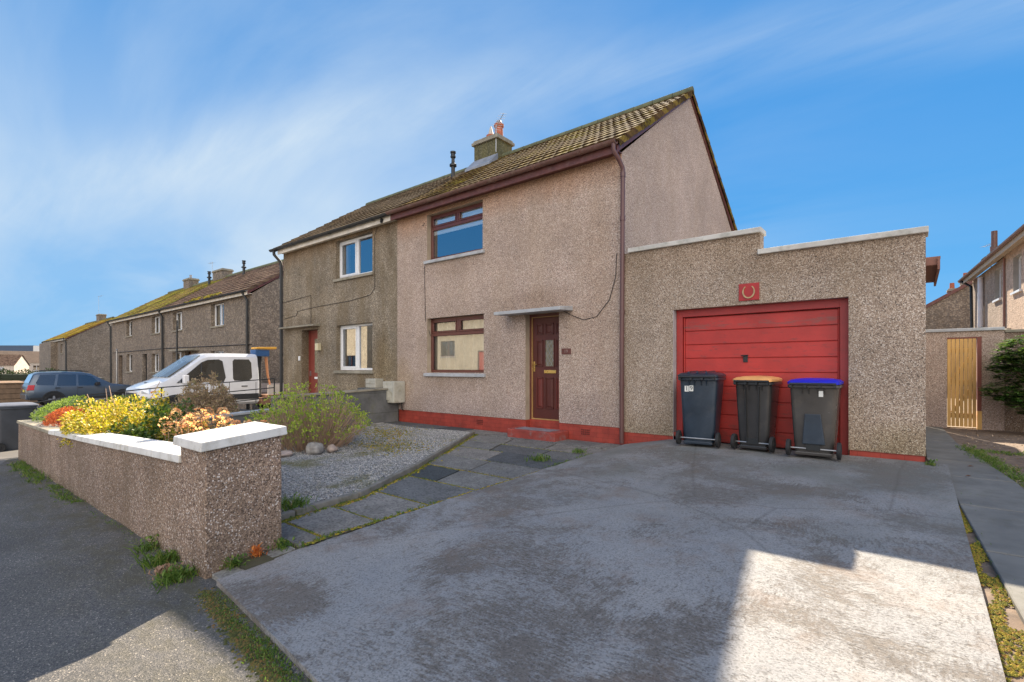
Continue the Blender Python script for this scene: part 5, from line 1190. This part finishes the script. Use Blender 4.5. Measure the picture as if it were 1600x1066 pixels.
downpipe(HR, [(lr(25.3), -.09, 4.6), (lr(25.3), -.09, 2.75)], simple('white downpipe', (.62, .62, .66), .5, .1), .085, [(lr(25.3), -.09, 2.8), (lr(25.3), -.09, 3.9)])
MB().cyl((lr(25.3), -.09, 1.9), .09, 'z', .85, 12).build('soil_pipe', m_black, HR)
downpipe(HR, [(lr(21.9), -.06, 4.7), (lr(21.9), -.06, 0)], simple('faded brown pipe', (.26, .14, .11), .5), .03)
MB().box(lr(21.6), lr(21.2), -.13, -.032, 2.15, 2.45).build('wall_box', m_meter, HR)
mb = MB(); roof_mesh(mb, -.1, L_, -.34, 4.86, 3.5, 7.35, 60, wav=.008); roof_mesh(mb, -.1, L_, 7.3, 4.86, 3.5, 7.35, 12)
mb.build('roof', m_roof_far, HR, norm=False)
MB().cyl((lr(21.5), -.35, 4.95), .075, 'z', .55, 12).cyl((lr(21.5), -.35, 4.88), .10, 'z', .14, 12).build('flue', m_gutter, HR)
mb = MB(); rr = random.Random(81)
for i in range(500):
    x = rr.uniform(lr(23.6), lr(21.6)); y_ = -.36 + rr.random() * .5; z = 4.88 + (y_ + .34) * .65 + .05; r = rr.uniform(.02, .05); mb.lathe((x, y_, z), [(0, -.02), (r, 0), (r * .6, r * .5), (0, r * .6)], 5)
mb.build('moss', m_lmoss, HR, norm=False)
aerial(HR, .3, .5, 5.2, 1.0, .5, R(200), 5)
# house beyond, gable end towards us
HG = thing('rear_house', 'dark roughcast gable end with brown verge and two chimney pots beyond the gate wall', 'house', (-5.0, 31, 0))
mb = MB(); prof = [(0, -.3), (14, -.3), (14, 4.5), (8.6, 6.0), (3.2, 3.35), (0, 1.4)]
mb.face((1.5, 0, -.3), (14, 0, -.3), (14, 0, 3.4), (9.6, 0, 6.75), (5.2, 0, 4.07), (1.5, 0, 1.74))
mb.build('wall', m_fdash, HG, norm=False)
mb = MB(); mb.hexa([(1.3, -.06, 1.55), (1.3, 8, 1.55), (9.7, 8, 6.78), (9.7, -.06, 6.78)], [(1.3, -.06, 1.72), (1.3, 8, 1.72), (9.7, 8, 6.95), (9.7, -.06, 6.95)]); mb.build('roof', m_fascia, HG)
chimney(HG, 6.28, 6.58, 2, 2.6, 4.4, 5.2, m_fdash, [(6.42, 2.3, 'plain')]); chimney(HG, 6.75, 7.15, 2.5, 3.1, 4.6, 5.72, m_fdash, [(6.95, 2.8, 'plain')])

# ------------------------------------------------------------------ FAR HOUSES LEFT
def far_house(label, x, y, W, D, He, zb, wins, doors, roofm, lg, rg, ridge, pipes, chims, vents, wallm=m_fdash, curt=False, fas=m_whitefascia):
    h = thing('terraced_house', label, 'house', (x, y, 0))
    holes = [w_ for w_ in wins] + [d_[:4] for d_ in doors]
    rise = ridge - He - .05
    shell(h, W, D, He, holes, zb, wallm, left=lg, right=rg, rise=rise)
    for q in holes: mb = MB(); reveals(mb, q, 0, .18); mb.build('reveal', wallm, h, norm=False)
    for q in wins: window(h, *q, style='white2', far=True, rec=.18, sillmat=m_conc, gmat=m_glass2, curtain=[(.0, .35), (.65, 1)])
    for q in doors: plain_door(h, *q[:4], q[4], rec=.25, glaz=False)
    MB().box(-.05, W + .0, -.2, -.17, He - .08, He + .12).box(-.05, W, -.17, -.001, He - .03, He - .01).build('fascia', fas, h)
    gutter(h, -.15, W - .02, -.27, He + .10, m_black, .07, far=True)
    for p in pipes: downpipe(h, [(p, -.27, He + .06), (p + .1, -.1, He - .3), (p + .1, -.08, zb)], m_black, .055)
    nx = int(W / .1); mb = MB(); roof_mesh(mb, -.1 if lg else 0, W + (.08 if rg else 0), -.24, He + .12, D / 2, ridge, nx, wav=.009, gauge=.36); roof_mesh(mb, 0, W, D + .24, He + .12, D / 2, ridge, 10)
    r_ = mb.build('roof', roofm, h, norm=False)
    MB().tube([(-.1 if lg else 0, D / 2, ridge), (W + (.08 if rg else 0), D / 2, ridge)], .11, 10).build('ridge_tiles', m_ridge, r_, smooth=50)
    if rg:
        mb = MB(); mb.hexa([(W + .002, -.2, He - .05), (W + .05, -.2, He - .05), (W + .05, D / 2, ridge - .16), (W + .002, D / 2, ridge - .16)], [(W + .002, -.2, He + .14), (W + .05, -.2, He + .14), (W + .05, D / 2, ridge + .04), (W + .002, D / 2, ridge + .04)])
        mb.hexa([(W + .002, D + .2, He - .05), (W + .05, D + .2, He - .05), (W + .05, D / 2, ridge - .16), (W + .002, D / 2, ridge - .16)], [(W + .002, D + .2, He + .14), (W + .05, D + .2, He + .14), (W + .05, D / 2, ridge + .04), (W + .002, D / 2, ridge + .04)]); mb.build('bargeboard', m_fascia, h)
    for c in chims: co = chimney(h, *c[:6], wallm, c[6]); 
    for (vx, vy, vz) in vents: vent_stack(h, vx, vy, vz, s_=1.3)
    return h
B2 = 9.5; X0 = -44.4; XM = -33.3; X1 = -22.1
bA = far_house('grey roughcast terraced house with moss covered roof behind the estate car', X0, B2, XM - X0 - .01, 7, 4.45, -1.0,
    [(-40.9 - X0, -39.6 - X0, 3.35, 4.35), (-35.6 - X0, -34.15 - X0, 3.3, 4.3), (-40.9 - X0, -39.6 - X0, 1.0, 2.15), (-35.6 - X0, -34.35 - X0, 1.0, 2.08)],
    [(-42.75 - X0, -41.85 - X0, -.6, 2.1, m_browndoor), (-37.45 - X0, -36.55 - X0, -.6, 2.1, m_bluepaint)], m_roof_moss, True, False, 6.98, [-.1], [(-40.5 - X0, -39.4 - X0, 3.2, 3.8, 6.4, 7.55, [(-40.0 - X0, 3.5, 'pipe')])], [])
bB = far_house('grey roughcast terraced house with brown tiled roof behind the white pickup', XM, B2, X1 - XM, 7, 4.45, -1.0,
    [(-31.9 - XM, -30.5 - XM, 3.3, 4.3), (-26.55 - XM, -25.05 - XM, 3.25, 4.32), (-26.6 - XM, -25.1 - XM, 1.0, 2.05), (-32.0 - XM, -30.6 - XM, 1.0, 2.1)],
    [(-30.1 - XM, -29.2 - XM, -.6, 2.1, m_browndoor)], m_roof_far, False, True, 6.98, [-.15, X1 - XM - .35], [(-35.5 - XM + .3, -34.0 - XM + .3, 3.2, 3.8, 6.4, 7.5, [])], [(4.1 - 4.9, 2.6, 6.5), (3.9, 2.7, 6.55)])
aerial(bB, -35.5 - XM + .2, 3.2, 7.0, 1.1, .5, R(180), 5)
MB().box(2.4, 5.2, -.5, -.001, 2.12, 2.2).build('canopy', m_conc, bB)
mb = MB(); rr = random.Random(91)
for (cx__, n) in ((5.0, 70), (7.2, 90)):
    for i in range(n): x = cx__ + rr.gauss(0, .4); y_ = -.3 + rr.random() * .35; r = rr.uniform(.04, .09); mb.lathe((x, y_, 4.6 + (y_ + .24) * .7), [(0, -.03), (r, 0), (r * .6, r * .6), (0, r * .7)], 5)
mb.build('moss', m_lmoss, bB, norm=False)
cable(bB, [(.1, -.02, 2.35), (X1 - XM, -.02, 2.25)], .02)
cable(bA, [(.1, -.02, 2.3), (XM - X0, -.02, 2.35)], .02)
X3 = -74.8
b3_ = far_house('farthest roughcast house with orange mossy roof and gable towards us', X3, 10.1, 11.55, 7, 4.0, -1.8, [(1.2, 2.4, 2.7, 3.6), (8.2, 9.4, 2.7, 3.6)], [], m_roof_moss2, True, True, 6.35, [-.1, 11.3], [(6.2, 7.4, 3.2, 3.8, 5.8, 7.0, [])], [])
MB().box(.0, 6.6, -.5, .0, -1.8, 3.9).build('projecting_bay', m_fdash, b3_)
aerial(b3_, 6.2, 3.4, 7.0, 2.0, 1.6, R(0), 6)
# low houses, long building and hedge at the far left
def simple_house(label, x, y, W, D, He, zb, rise, wm, rm, rz=0, wins=(), name='bungalow'):
    h = thing(name, label, 'house', (x, y, 0), rz)
    shell(h, W, D, He, list(wins), zb, wm, rise=rise)
    mb = MB(); roof_mesh(mb, -.2, W + .2, -.3, He - .05, D / 2, He + rise + .12, 40, wav=.009, gauge=.5); roof_mesh(mb, -.2, W + .2, D + .3, He - .05, D / 2, He + rise + .12, 10); mb.build('roof', rm, h, norm=False)
    for q in wins: window(h, *q, style='white2', far=True, rec=.12)
    return h
m_ptop = simple('weathered brown sheet roof', (.17, .12, .085), .85, .35, 3)
m_pale = dash('pale render', [(0, (.5, .42, .34)), (.5, (.62, .53, .43))], .08, (.55, .46, .37), vary=.1)

simple_house('low house with brown roof and sunlit pale gable beyond the hedge', -207.2, 2.8, 20, 7.7, 1.96, -7, 3.0, m_pale, m_roof_far, R(60), [(12, 14.5, .2, 1.5), (16.5, 17.8, .2, 1.5)])
simple_house('long low house with weathered brown roof between the gable and the long blue roofed building', -262.5, 11.2, 34, 9, 3.2, -8, 4.3, m_pale, m_ptop, R(80), [(20.6, 22.6, .3, 2.2)])
WHs = thing('warehouse', 'long dark blue roofed building on the far left skyline', 'building', (-429, 37.7, 0), math.atan2(15.3, 19))
MB().box(-40, 20.5, 0, 12, 9.8, 14.8).build('roof', simple('dark blue cladding', (.05, .08, .13), .6, .1, 1), WHs)
MB().box(-40, 23.5, .3, 12, -9, 9.79).build('wall', simple('brown cladding', (.18, .11, .09), .8, .1, 1), WHs)
each(MB().box(20.7, 27, -.5, 12, -9, 14.6).box(-12, 12, -1.5, -.01, -9, 11.0), 'annex', m_coping, WHs)
m_hcore = simple('dark hedge twigs', (.02, .028, .012), .95, .4, 4)
HD = thing('hedge', 'dense dark green hedge behind the estate car at the left edge', 'hedge', (-53.5, 5.5, -1), world=True)
mb = MB(); rr = random.Random(101)
for i in range(9): blob(mb, (-57.5 + i * .75, 2.0 + i * .78, .05), (.85, .9, 1.0 + .08 * math.sin(i * 2)), 900, .14, .05, rr, .7, -.8, .12)
mb.build('foliage', m_lhedge, HD, norm=False)
MB().hexa([(-58.6, 2.1, -1.4), (-57.4, .9, -1.4), (-50.7, 7.6, -1.4), (-51.9, 8.8, -1.4)], [(-58.3, 2.1, .75), (-57.4, 1.2, .75), (-51.0, 7.6, .8), (-51.9, 8.5, .8)]).build('twig_core', m_hcore, HD, bevel=.3)
mb = MB()
for i in range(10): stems(mb, (-57.5 + i * .7, 2 + i * .72, -1.2), [(-57.5 + i * .7, 2.1 + i * .72, .4)], .04, rr)
mb.build('stems', m_stem, HD)
TF = thing('timber_fence', 'stacked horizontal timber sleepers left of the estate car', 'fence', (-37.5, 3, -.8), world=True)
for i in range(5): MB().box(-37.6, -37.35, .5, 5.4, -.95 + i * .27, -.95 + i * .27 + .255).build('sleeper', m_dwood, TF, bevel=.02, segs=1)
MB().hexa([(-40.5, .5, .40), (-37.3, .5, .40), (-37.3, 5.4, .40), (-40.5, 5.4, .40)], [(-40.5, .5, .50), (-37.3, .5, .45), (-37.3, 5.4, .45), (-40.5, 5.4, .50)]).build('top_board', m_dwood, TF)
YW = thing('low_wall', 'low dark wall between the estate car and the roughcast houses', 'wall', (-43, 9, -1), world=True)
MB().box(-46.5, -44.6, 8.9, 9.1, -1.2, .55).build('wall', m_block, YW)
for (x, y, zb, zt_, mt_, lab) in ((-34.6, 7.6, -.8, 2.25, m_metal, 'thin pale metal pole in front of the farther roughcast house'), (-26.0, 7.9, -.7, 3.15, m_black, 'thin black pole rising behind the pickup bonnet')):
    t = thing('pole', lab, 'pole', (x, y, zb)); MB().cyl((0, 0, 0), .035, 'z', zt_ - zb, 10).build('shaft', mt_, t, smooth=50)
    MB().tube([(0, 0, zt_ - zb - .05), (.12, -.02, zt_ - zb + .02), (.22, -.04, zt_ - zb - .01)] if mt_ is m_metal else [(0, 0, zt_ - zb), (0, 0, zt_ - zb + .25)], .025, 8).build('arm', mt_, t)
ub = thing('utility_cabinet', 'pale utility cabinet at the foot of the pale pole', 'cabinet', (-34.2, 7.4, -.8)); MB().box(-.2, .2, -.15, .15, 0, .95).build('casing', m_upvc, ub, bevel=.02); MB().box(-.17, .17, -.17, -.151, .1, .85).build('door', m_meter, ub)
ub = thing('utility_cabinet', 'grey green utility cabinet beside the pale one', 'cabinet', (-33.5, 7.5, -.8)); MB().box(-.28, .28, -.15, .15, 0, .95).build('casing', simple('grey green cabinet', (.2, .24, .22), .6), ub, bevel=.02); MB().box(-.24, .24, -.17, -.151, .1, .85).build('door', simple('grey green cabinet door', (.17, .21, .19), .6), ub)

# ------------------------------------------------------------------ VEHICLES  (local: x = length from nose, y = width, z up)
def car_paint(name, col, rough=.28, metal=0.0):
    m, g = M(name); n = g.noise(g.co, 3, 3)
    g.out(Base_Color=g.mix(1, col, g.ramp(n, [(.3, .92), (.7, 1.05)]), 'MULTIPLY'), Roughness=rough, Metallic=metal, Coat_Weight=.6, Coat_Roughness=.06); return m
m_vanw = car_paint('white van paint', (.72, .73, .75)); m_suv = car_paint('blue grey car paint', (.10, .13, .17), .3, .35)
m_trim = simple('black plastic trim', (.025, .026, .028), .6, .2, 6); m_tyre = m_rubber
m_rim = simple('alloy rim', (.40, .41, .43), .35, .1, 8, metal=.7); m_lampw = simple('headlamp lens', (.62, .66, .72), .12, .2, 25, metal=.4); m_lampr = simple('red tail lamp', (.55, .015, .02), .2, .15, 20); m_lampo = simple('orange lamp', (.7, .25, .04), .2)
m_rust = simple('rusty brown flatbed', (.24, .13, .08), .8, .3, 5, .2)
def arch_pts(cx, cz, r, a0, a1, n=10): return [(cx + r * math.cos(R(a0 + (a1 - a0) * i / n)), cz + r * math.sin(R(a0 + (a1 - a0) * i / n))) for i in range(n + 1)]
def wheel(parent, x, y, z, r, w_, side):
    prof = [(0, 0), (r * .62, 0), (r * .68, -.01), (r * .95, 0), (r, .03), (r, w_ - .03), (r * .95, w_), (0, w_)]
    mb = MB().lathe((0, 0, 0), prof, 26); mb.v = [(x + q[0], y + (q[2] if side > 0 else -q[2]) * -1, z + q[1]) for q in mb.v]
    t = mb.build('wheel', m_tyre, parent, smooth=40)
    yo = y + side * .004; rb = MB(); rb.prism([(x + r * .60 * math.cos(k * .314), z + r * .60 * math.sin(k * .314)) for k in range(20)], 'y', yo - side * .03, yo - side * .02)
    for k in range(5):
        a = k * 1.2566 + .3; c, s_ = math.cos(a), math.sin(a)
        rb.prism([(x + c * r * .1 - s_ * .05, z + s_ * r * .1 + c * .05), (x + c * r * .6 - s_ * .035, z + s_ * r * .6 + c * .035), (x + c * r * .6 + s_ * .035, z + s_ * r * .6 - c * .035), (x + c * r * .1 + s_ * .05, z + s_ * r * .1 - c * .05)], 'y', yo - side * .02, yo + side * .004)
    rb.build('rim', m_rim, t)
def side_panel(mb, poly, ytop, side, th=.012):
    """glass polygon lying on the tilted cabin side; ytop(z) gives half width"""
    o = [(p[0], side * (ytop(p[1], p[0]) + .004), p[1]) for p in poly]; i_ = [(p[0], side * (ytop(p[1], p[0]) - th), p[1]) for p in poly]; n = len(poly)
    mb.add(o + i_, [tuple(range(n)), tuple(range(2 * n - 1, n - 1, -1))] + [(k, (k + 1) % n, n + (k + 1) % n, n + k) for k in range(n)])
def body_sections(secs, top_r=.10):
    """secs: x, zb, zbelt, ztop, half width low, half width belt, half width top"""
    rings = []
    for (x, zb, zm, zt_, wl, wm, wt) in secs:
        r = []
        pts_ = [(wl * .9, zb), (wl, zb + .08), (wm, (zb + zm) * .5), (wm, zm), (wt + .03, zt_ - max(.02, (zt_ - zm) * .12)), (wt - .06, zt_ - .012), (wt * .5, zt_ + .01)]
        r = [(x, y, z) for y, z in pts_] + [(x, -y, z) for y, z in pts_[::-1]]
        rings.append(r)
    return MB().ring_loft(rings)
# --- white crew cab pickup: nose towards the street (-Y)
V = thing('pickup_truck', 'white crew cab tipper pickup with black sills parked behind the railing', 'pickup truck', (-20.0, 4.78, -.5), R(90))
# local +x runs to the rear (+Y world), local y to world -X: our visible side is y<0
secs = [(0.0, .42, .72, .98, .70, .72, .66), (.06, .40, .80, 1.08, .86, .88, .80), (.30, .42, .95, 1.20, .96, .99, .90), (.70, .42, 1.10, 1.34, .98, 1.0, .93), (.80, .42, 1.12, 1.40, .98, 1.0, .90),
        (1.30, .42, 1.18, 1.765, .99, 1.01, .84), (1.78, .42, 1.20, 2.17, .99, 1.01, .83), (1.98, .42, 1.2, 2.245, .99, 1.01, .83), (2.7, .42, 1.2, 2.27, .99, 1.01, .84), (3.50, .42, 1.2, 2.265, .99, 1.01, .85), (3.63, .42, 1.2, 2.245, .985, 1.005, .84), (3.65, .43, 1.2, 2.20, .97, .99, .82)]
vb = body_sections(secs).build('body', m_vanw, V, smooth=24)
def hwv(z, x=2): return 1.015 if z < 1.2 else 1.01 - (z - 1.2) / (2.26 - 1.2 - .1) * (1.01 - .87)
for sd in (-1, 1):
    g_ = MB(); side_panel(g_, [(.98, 1.24), (2.42, 1.24), (2.50, 1.40), (2.42, 1.98), (2.30, 2.04), (1.95, 2.02), (1.75, 1.93)], hwv, sd); g_.build('side_window', m_carglass, vb)
    g_ = MB(); side_panel(g_, [(2.78, 1.28), (3.28, 1.27), (3.40, 1.38), (3.40, 1.98), (3.34, 2.05), (2.82, 2.05), (2.76, 1.98), (2.74, 1.36)], hwv, sd); g_.build('side_window', m_carglass, vb)
    MB().tube([(1.72, sd * (hwv(1.24) + .008), 1.25), (1.74, sd * (hwv(1.9) + .008), 1.92)], .018, 5).build('window_divider', m_trim, vb)
    MB().box(3.02, 3.22, sd * 1.018 - .012, sd * 1.018 + .012, 1.06, 1.095).build('door_handle', m_trim, vb)
    each(MB().box(2.60, 2.615, sd * 1.008 - .008, sd * 1.008 + .008, .45, 1.22).box(1.3, 1.312, sd * 1.008 - .008, sd * 1.008 + .008, .7, 1.22).box(3.52, 3.532, sd * 1.006 - .008, sd * 1.006 + .008, .45, 1.22), 'door_seam', m_trim, vb)
    MB().box(1.32, 3.63, sd * 1.0 - .03, sd * 1.0 + .03, .60, .80).build('side_moulding', m_trim, vb, bevel=.01)
    mir = MB().box(1.12, 1.27, min(sd * 1.06, sd * 1.26), max(sd * 1.06, sd * 1.26), 1.22, 1.50).build('mirror', m_vanw, vb, bevel=.03); MB().box(1.271, 1.28, min(sd * 1.08, sd * 1.24), max(sd * 1.08, sd * 1.24), 1.25, 1.47).build('mirror_glass', m_carglass, mir)
    MB().prism(arch_pts(.95, .36, .50, 0, 180) + arch_pts(.95, .36, .41, 180, 0), 'y', min(sd * .96, sd * 1.03), max(sd * .96, sd * 1.03)).build('wheel_arch', m_trim, vb)
    MB().prism(arch_pts(.95, .36, .405, 0, 180), 'y', min(sd * .93, sd * 1.012), max(sd * .93, sd * 1.012)).build('arch_hollow', m_black, vb)
    wheel(V, .95, sd * 1.02, .34, .34, .22, sd); wheel(V, 4.75, sd * 1.0, .34, .34, .22, sd)
    # headlamp wraps round the corner
    hl = lambda z, x=0: interp(x, [(0, .74), (.06, .895), (.30, 1.0), (.70, 1.015)]) - max(0, z - 1.0) * .35
    g_ = MB(); side_panel(g_, [(.05, .92), (.22, .90), (.44, .94), (.60, 1.10), (.74, 1.26), (.46, 1.16), (.22, 1.06), (.06, 1.0)], hl, sd, .05); g_.build('headlamp', m_lampw, vb)
    MB().hexa([(.26, sd * .955, .93), (.26, sd * 1.0, .93), (.40, sd * 1.02, .95), (.40, sd * .97, .95)], [(.26, sd * .955, .98), (.26, sd * 1.0, .98), (.40, sd * 1.02, 1.0), (.40, sd * .97, 1.0)]).build('indicator', m_lampo, vb)
MB().hexa([(.80, -.82, 1.43), (.80, .82, 1.43), (1.78, .72, 2.165), (1.78, -.72, 2.165)], [(.78, -.82, 1.45), (.78, .82, 1.45), (1.76, .72, 2.185), (1.76, -.72, 2.185)]).build('windscreen', m_glass2, vb)
each(MB().tube([(.80, -.5, 1.42), (1.0, .1, 1.58)], .012, 5).tube([(.80, .2, 1.42), (1.0, .75, 1.57)], .012, 5), 'wiper', m_trim, vb)
MB().box(-.03, .03, -.55, .55, .66, .92).build('grille', m_trim, vb, bevel=.015); MB().box(-.06, .10, -.84, .84, .36, .56).build('bumper', m_trim, vb, bevel=.03)
MB().box(-.035, -.031, -.26, .26, .45, .55).build('number_plate', m_sticker, vb)
MB().box(.35, .6, -.12, .06, 1.238, 1.255).build('bonnet_vent', m_trim, vb)
bd = MB().box(3.95, 6.9, -1.0, 1.0, .62, .72).build('flatbed', m_rust, V)
each(MB().box(3.97, 6.9, -1.02, -.97, .73, 1.10).box(3.97, 6.9, .97, 1.02, .73, 1.10), 'dropside', simple('grey white dropside', (.55, .50, .45), .5, .15, 4), bd)
MB().box(3.7, 3.9, -.35, .35, .5, 1.9).build('headboard', m_trim, V); MB().box(3.64, 6.8, -.4, .4, .40, .55).build('chassis', m_trim, V); MB().box(3.75, 4.1, -.98, -.5, .36, .62).build('tool_box', m_rust, V)
CR = MB().tube([(3.85, -.45, .6), (3.88, -.5, 2.2), (3.95, -.5, 2.3)], [.11, .075, .075], 10).build('crane_mast', m_trim, V)
MB().tube([(4.1, -.55, 2.15), (4.15, -.58, 1.5), (4.25, -.62, .95)], [.06, .045, .03], 8).build('hose_reel', simple('orange brown hose', (.5, .22, .10), .6), CR)
MB().box(3.62, 4.15, -.75, -.3, 2.18, 2.42).build('control_head', simple('blue painted head', (.03, .10, .26), .5, .2, 8), CR, bevel=.03)
MB().hexa([(3.65, -.8, 2.46), (4.4, -.8, 2.46), (4.4, -.3, 2.46), (3.65, -.3, 2.46)], [(3.65, -.8, 2.52), (4.4, -.8, 2.55), (4.4, -.3, 2.55), (3.65, -.3, 2.52)]).build('yellow_guard', simple('yellow guard', (.75, .40, .06), .5, .1, 9), CR, bevel=.02)
each(MB().tube([(4.5, -.98, 1.1), (4.5, -.98, 1.25), (4.62, -.98, 1.27), (4.66, -.98, 1.1)], .014, 6).tube([(5.0, -.98, 1.1), (5.0, -.98, 1.28), (5.12, -.98, 1.28), (5.14, -.98, 1.1)], .014, 6), 'grab_rail', m_metal, bd)
# --- estate car: nose towards the houses (+Y)
SV = thing('estate_car', 'dark blue grey estate car with roof rails parked at the far left', 'car', (-33.0, 8.15, -.67), R(-90))
# local x 0 = nose ... 4.45 = tail; +x runs to -Y; visible side (world +X) is local y>0
secs = [(0.0, .45, .62, .80, .60, .62, .55), (.08, .38, .70, .90, .80, .83, .74), (.35, .38, .86, 1.0, .90, .92, .82), (.95, .38, .96, 1.07, .92, .93, .84), (1.30, .38, .99, 1.12, .92, .93, .82),
        (1.70, .38, 1.0, 1.38, .92, .93, .74), (2.10, .38, 1.0, 1.62, .92, .93, .69), (2.45, .38, 1.0, 1.70, .92, .93, .68), (3.3, .38, 1.0, 1.73, .92, .93, .68), (4.0, .38, 1.02, 1.70, .92, .93, .67), (4.18, .38, 1.03, 1.62, .91, .92, .66), (4.38, .40, 1.03, 1.15, .88, .90, .78), (4.45, .45, .80, .98, .82, .84, .76)]
sb = body_sections(secs).build('body', m_suv, SV, smooth=50)
def hws(z, x=2): return .935 - max(0, z - 1.0) / .62 * (.935 - .715)
for sd in (-1, 1):
    for poly in ([(1.72, 1.04), (2.62, 1.04), (2.60, 1.58), (2.32, 1.575), (2.05, 1.47)], [(2.70, 1.04), (3.42, 1.05), (3.32, 1.60), (2.69, 1.59)], [(3.52, 1.07), (4.10, 1.10), (4.14, 1.20), (3.98, 1.57), (3.42, 1.59)]):
        g_ = MB(); side_panel(g_, poly, hws, sd); g_.build('side_window', m_carglass, sb)
    MB().tube([(2.2, sd * .64, 1.72), (2.5, sd * .64, 1.77), (3.7, sd * .64, 1.79), (4.0, sd * .62, 1.75)], .02, 6).build('roof_rail', m_trim, sb)
    for x in (2.45, 3.3): MB().box(x, x + .18, sd * .945 - .015, sd * .945 + .015, .93, .965).build('door_handle', m_trim, sb)
    each(MB().box(2.66, 2.666, sd * .935 - .006, sd * .935 + .006, .45, 1.02).box(3.42, 3.426, sd * .935 - .006, sd * .935 + .006, .6, 1.02).box(1.62, 1.626, sd * .935 - .006, sd * .935 + .006, .45, 1.0), 'door_seam', m_trim, sb)
    MB().box(.10, 4.35, sd * .92 - .02, sd * .92 + .02, .38, .50).build('sill_trim', m_trim, sb, bevel=.01)
    MB().box(1.80, 1.98, min(sd * .94, sd * 1.12), max(sd * .94, sd * 1.12), 1.04, 1.20).build('mirror', m_trim, sb, bevel=.03)
    MB().hexa([(4.25, sd * .80, .86), (4.46, sd * .70, .86), (4.46, sd * .92, .86), (4.22, sd * .945, .86)], [(4.22, sd * .78, 1.10), (4.40, sd * .68, 1.10), (4.40, sd * .90, 1.10), (4.18, sd * .925, 1.10)]).build('tail_lamp', m_lampr, sb, bevel=.01)
    for wx in (.85, 3.52):
        MB().prism(arch_pts(wx, .37, .44, 0, 180) + arch_pts(wx, .37, .39, 180, 0), 'y', min(sd * .9, sd * .955), max(sd * .9, sd * .955)).build('wheel_arch', m_trim, sb)
        MB().prism(arch_pts(wx, .37, .388, 0, 180), 'y', min(sd * .86, sd * .942), max(sd * .86, sd * .942)).build('arch_hollow', m_black, sb)
        wheel(SV, wx, sd * .95, .355, .355, .22, sd)
MB().face((1.36, -.74, 1.17), (1.36, .74, 1.17), (2.28, .62, 1.665), (2.28, -.62, 1.665)).build('windscreen', m_carglass, sb, norm=False)
MB().face((4.21, -.60, 1.60), (4.21, .60, 1.60), (4.37, .72, 1.2), (4.37, -.72, 1.2)).build('rear_window', m_carglass, sb, norm=False)
MB().box(4.40, 4.50, -.86, .86, .42, .66).build('bumper', m_suv, sb, bevel=.03); MB().box(4.462, 4.466, -.26, .26, .76, .87).build('number_plate', simple('yellow plate', (.7, .6, .08), .5), sb)

# ------------------------------------------------------------------ HOUSES ACROSS THE STREET (seen reflected in the ground floor windows)
def opp(label, x, y, W, wins, doors):
    h = thing('opposite_house', label, 'house', (x, y, 0), R(180))
    shell(h, W, 7, 5.6, wins + [d_[:4] for d_ in doors], -1.2, m_cream, rise=2.3)
    for q in wins: window(h, *q, style='brown' if False else 'b2', far=True, rec=.1)
    for q in doors: plain_door(h, *q[:4], q[4], rec=.12, glaz=False)
    mb = MB(); roof_mesh(mb, -.1, W + .1, -.3, 5.65, 3.5, 8.0, 40, gauge=.5); roof_mesh(mb, -.1, W + .1, 7.3, 5.65, 3.5, 8.0, 10); mb.build('roof', m_roof_far, h, norm=False)
    return h
opp('cream house across the street, mirrored in the brown ground floor window', -22.5, -14, 14.5, [(7.2, 8.9, 2.2, 3.5), (11.6, 12.8, 2.2, 3.5)], [(3.6, 4.6, -.3, 2.6, m_reddoor), (5.3, 6.4, -.3, .8, m_reddoor)])
opp('cream house across the street, mirrored in the white ground floor window', -42, -14, 14, [(2.0, 3.6, 1.2, 2.5), (7, 8.6, 1.2, 2.5), (7, 8.6, 3.4, 4.5)], [(5, 5.9, -.3, 1.9, m_browndoor)])
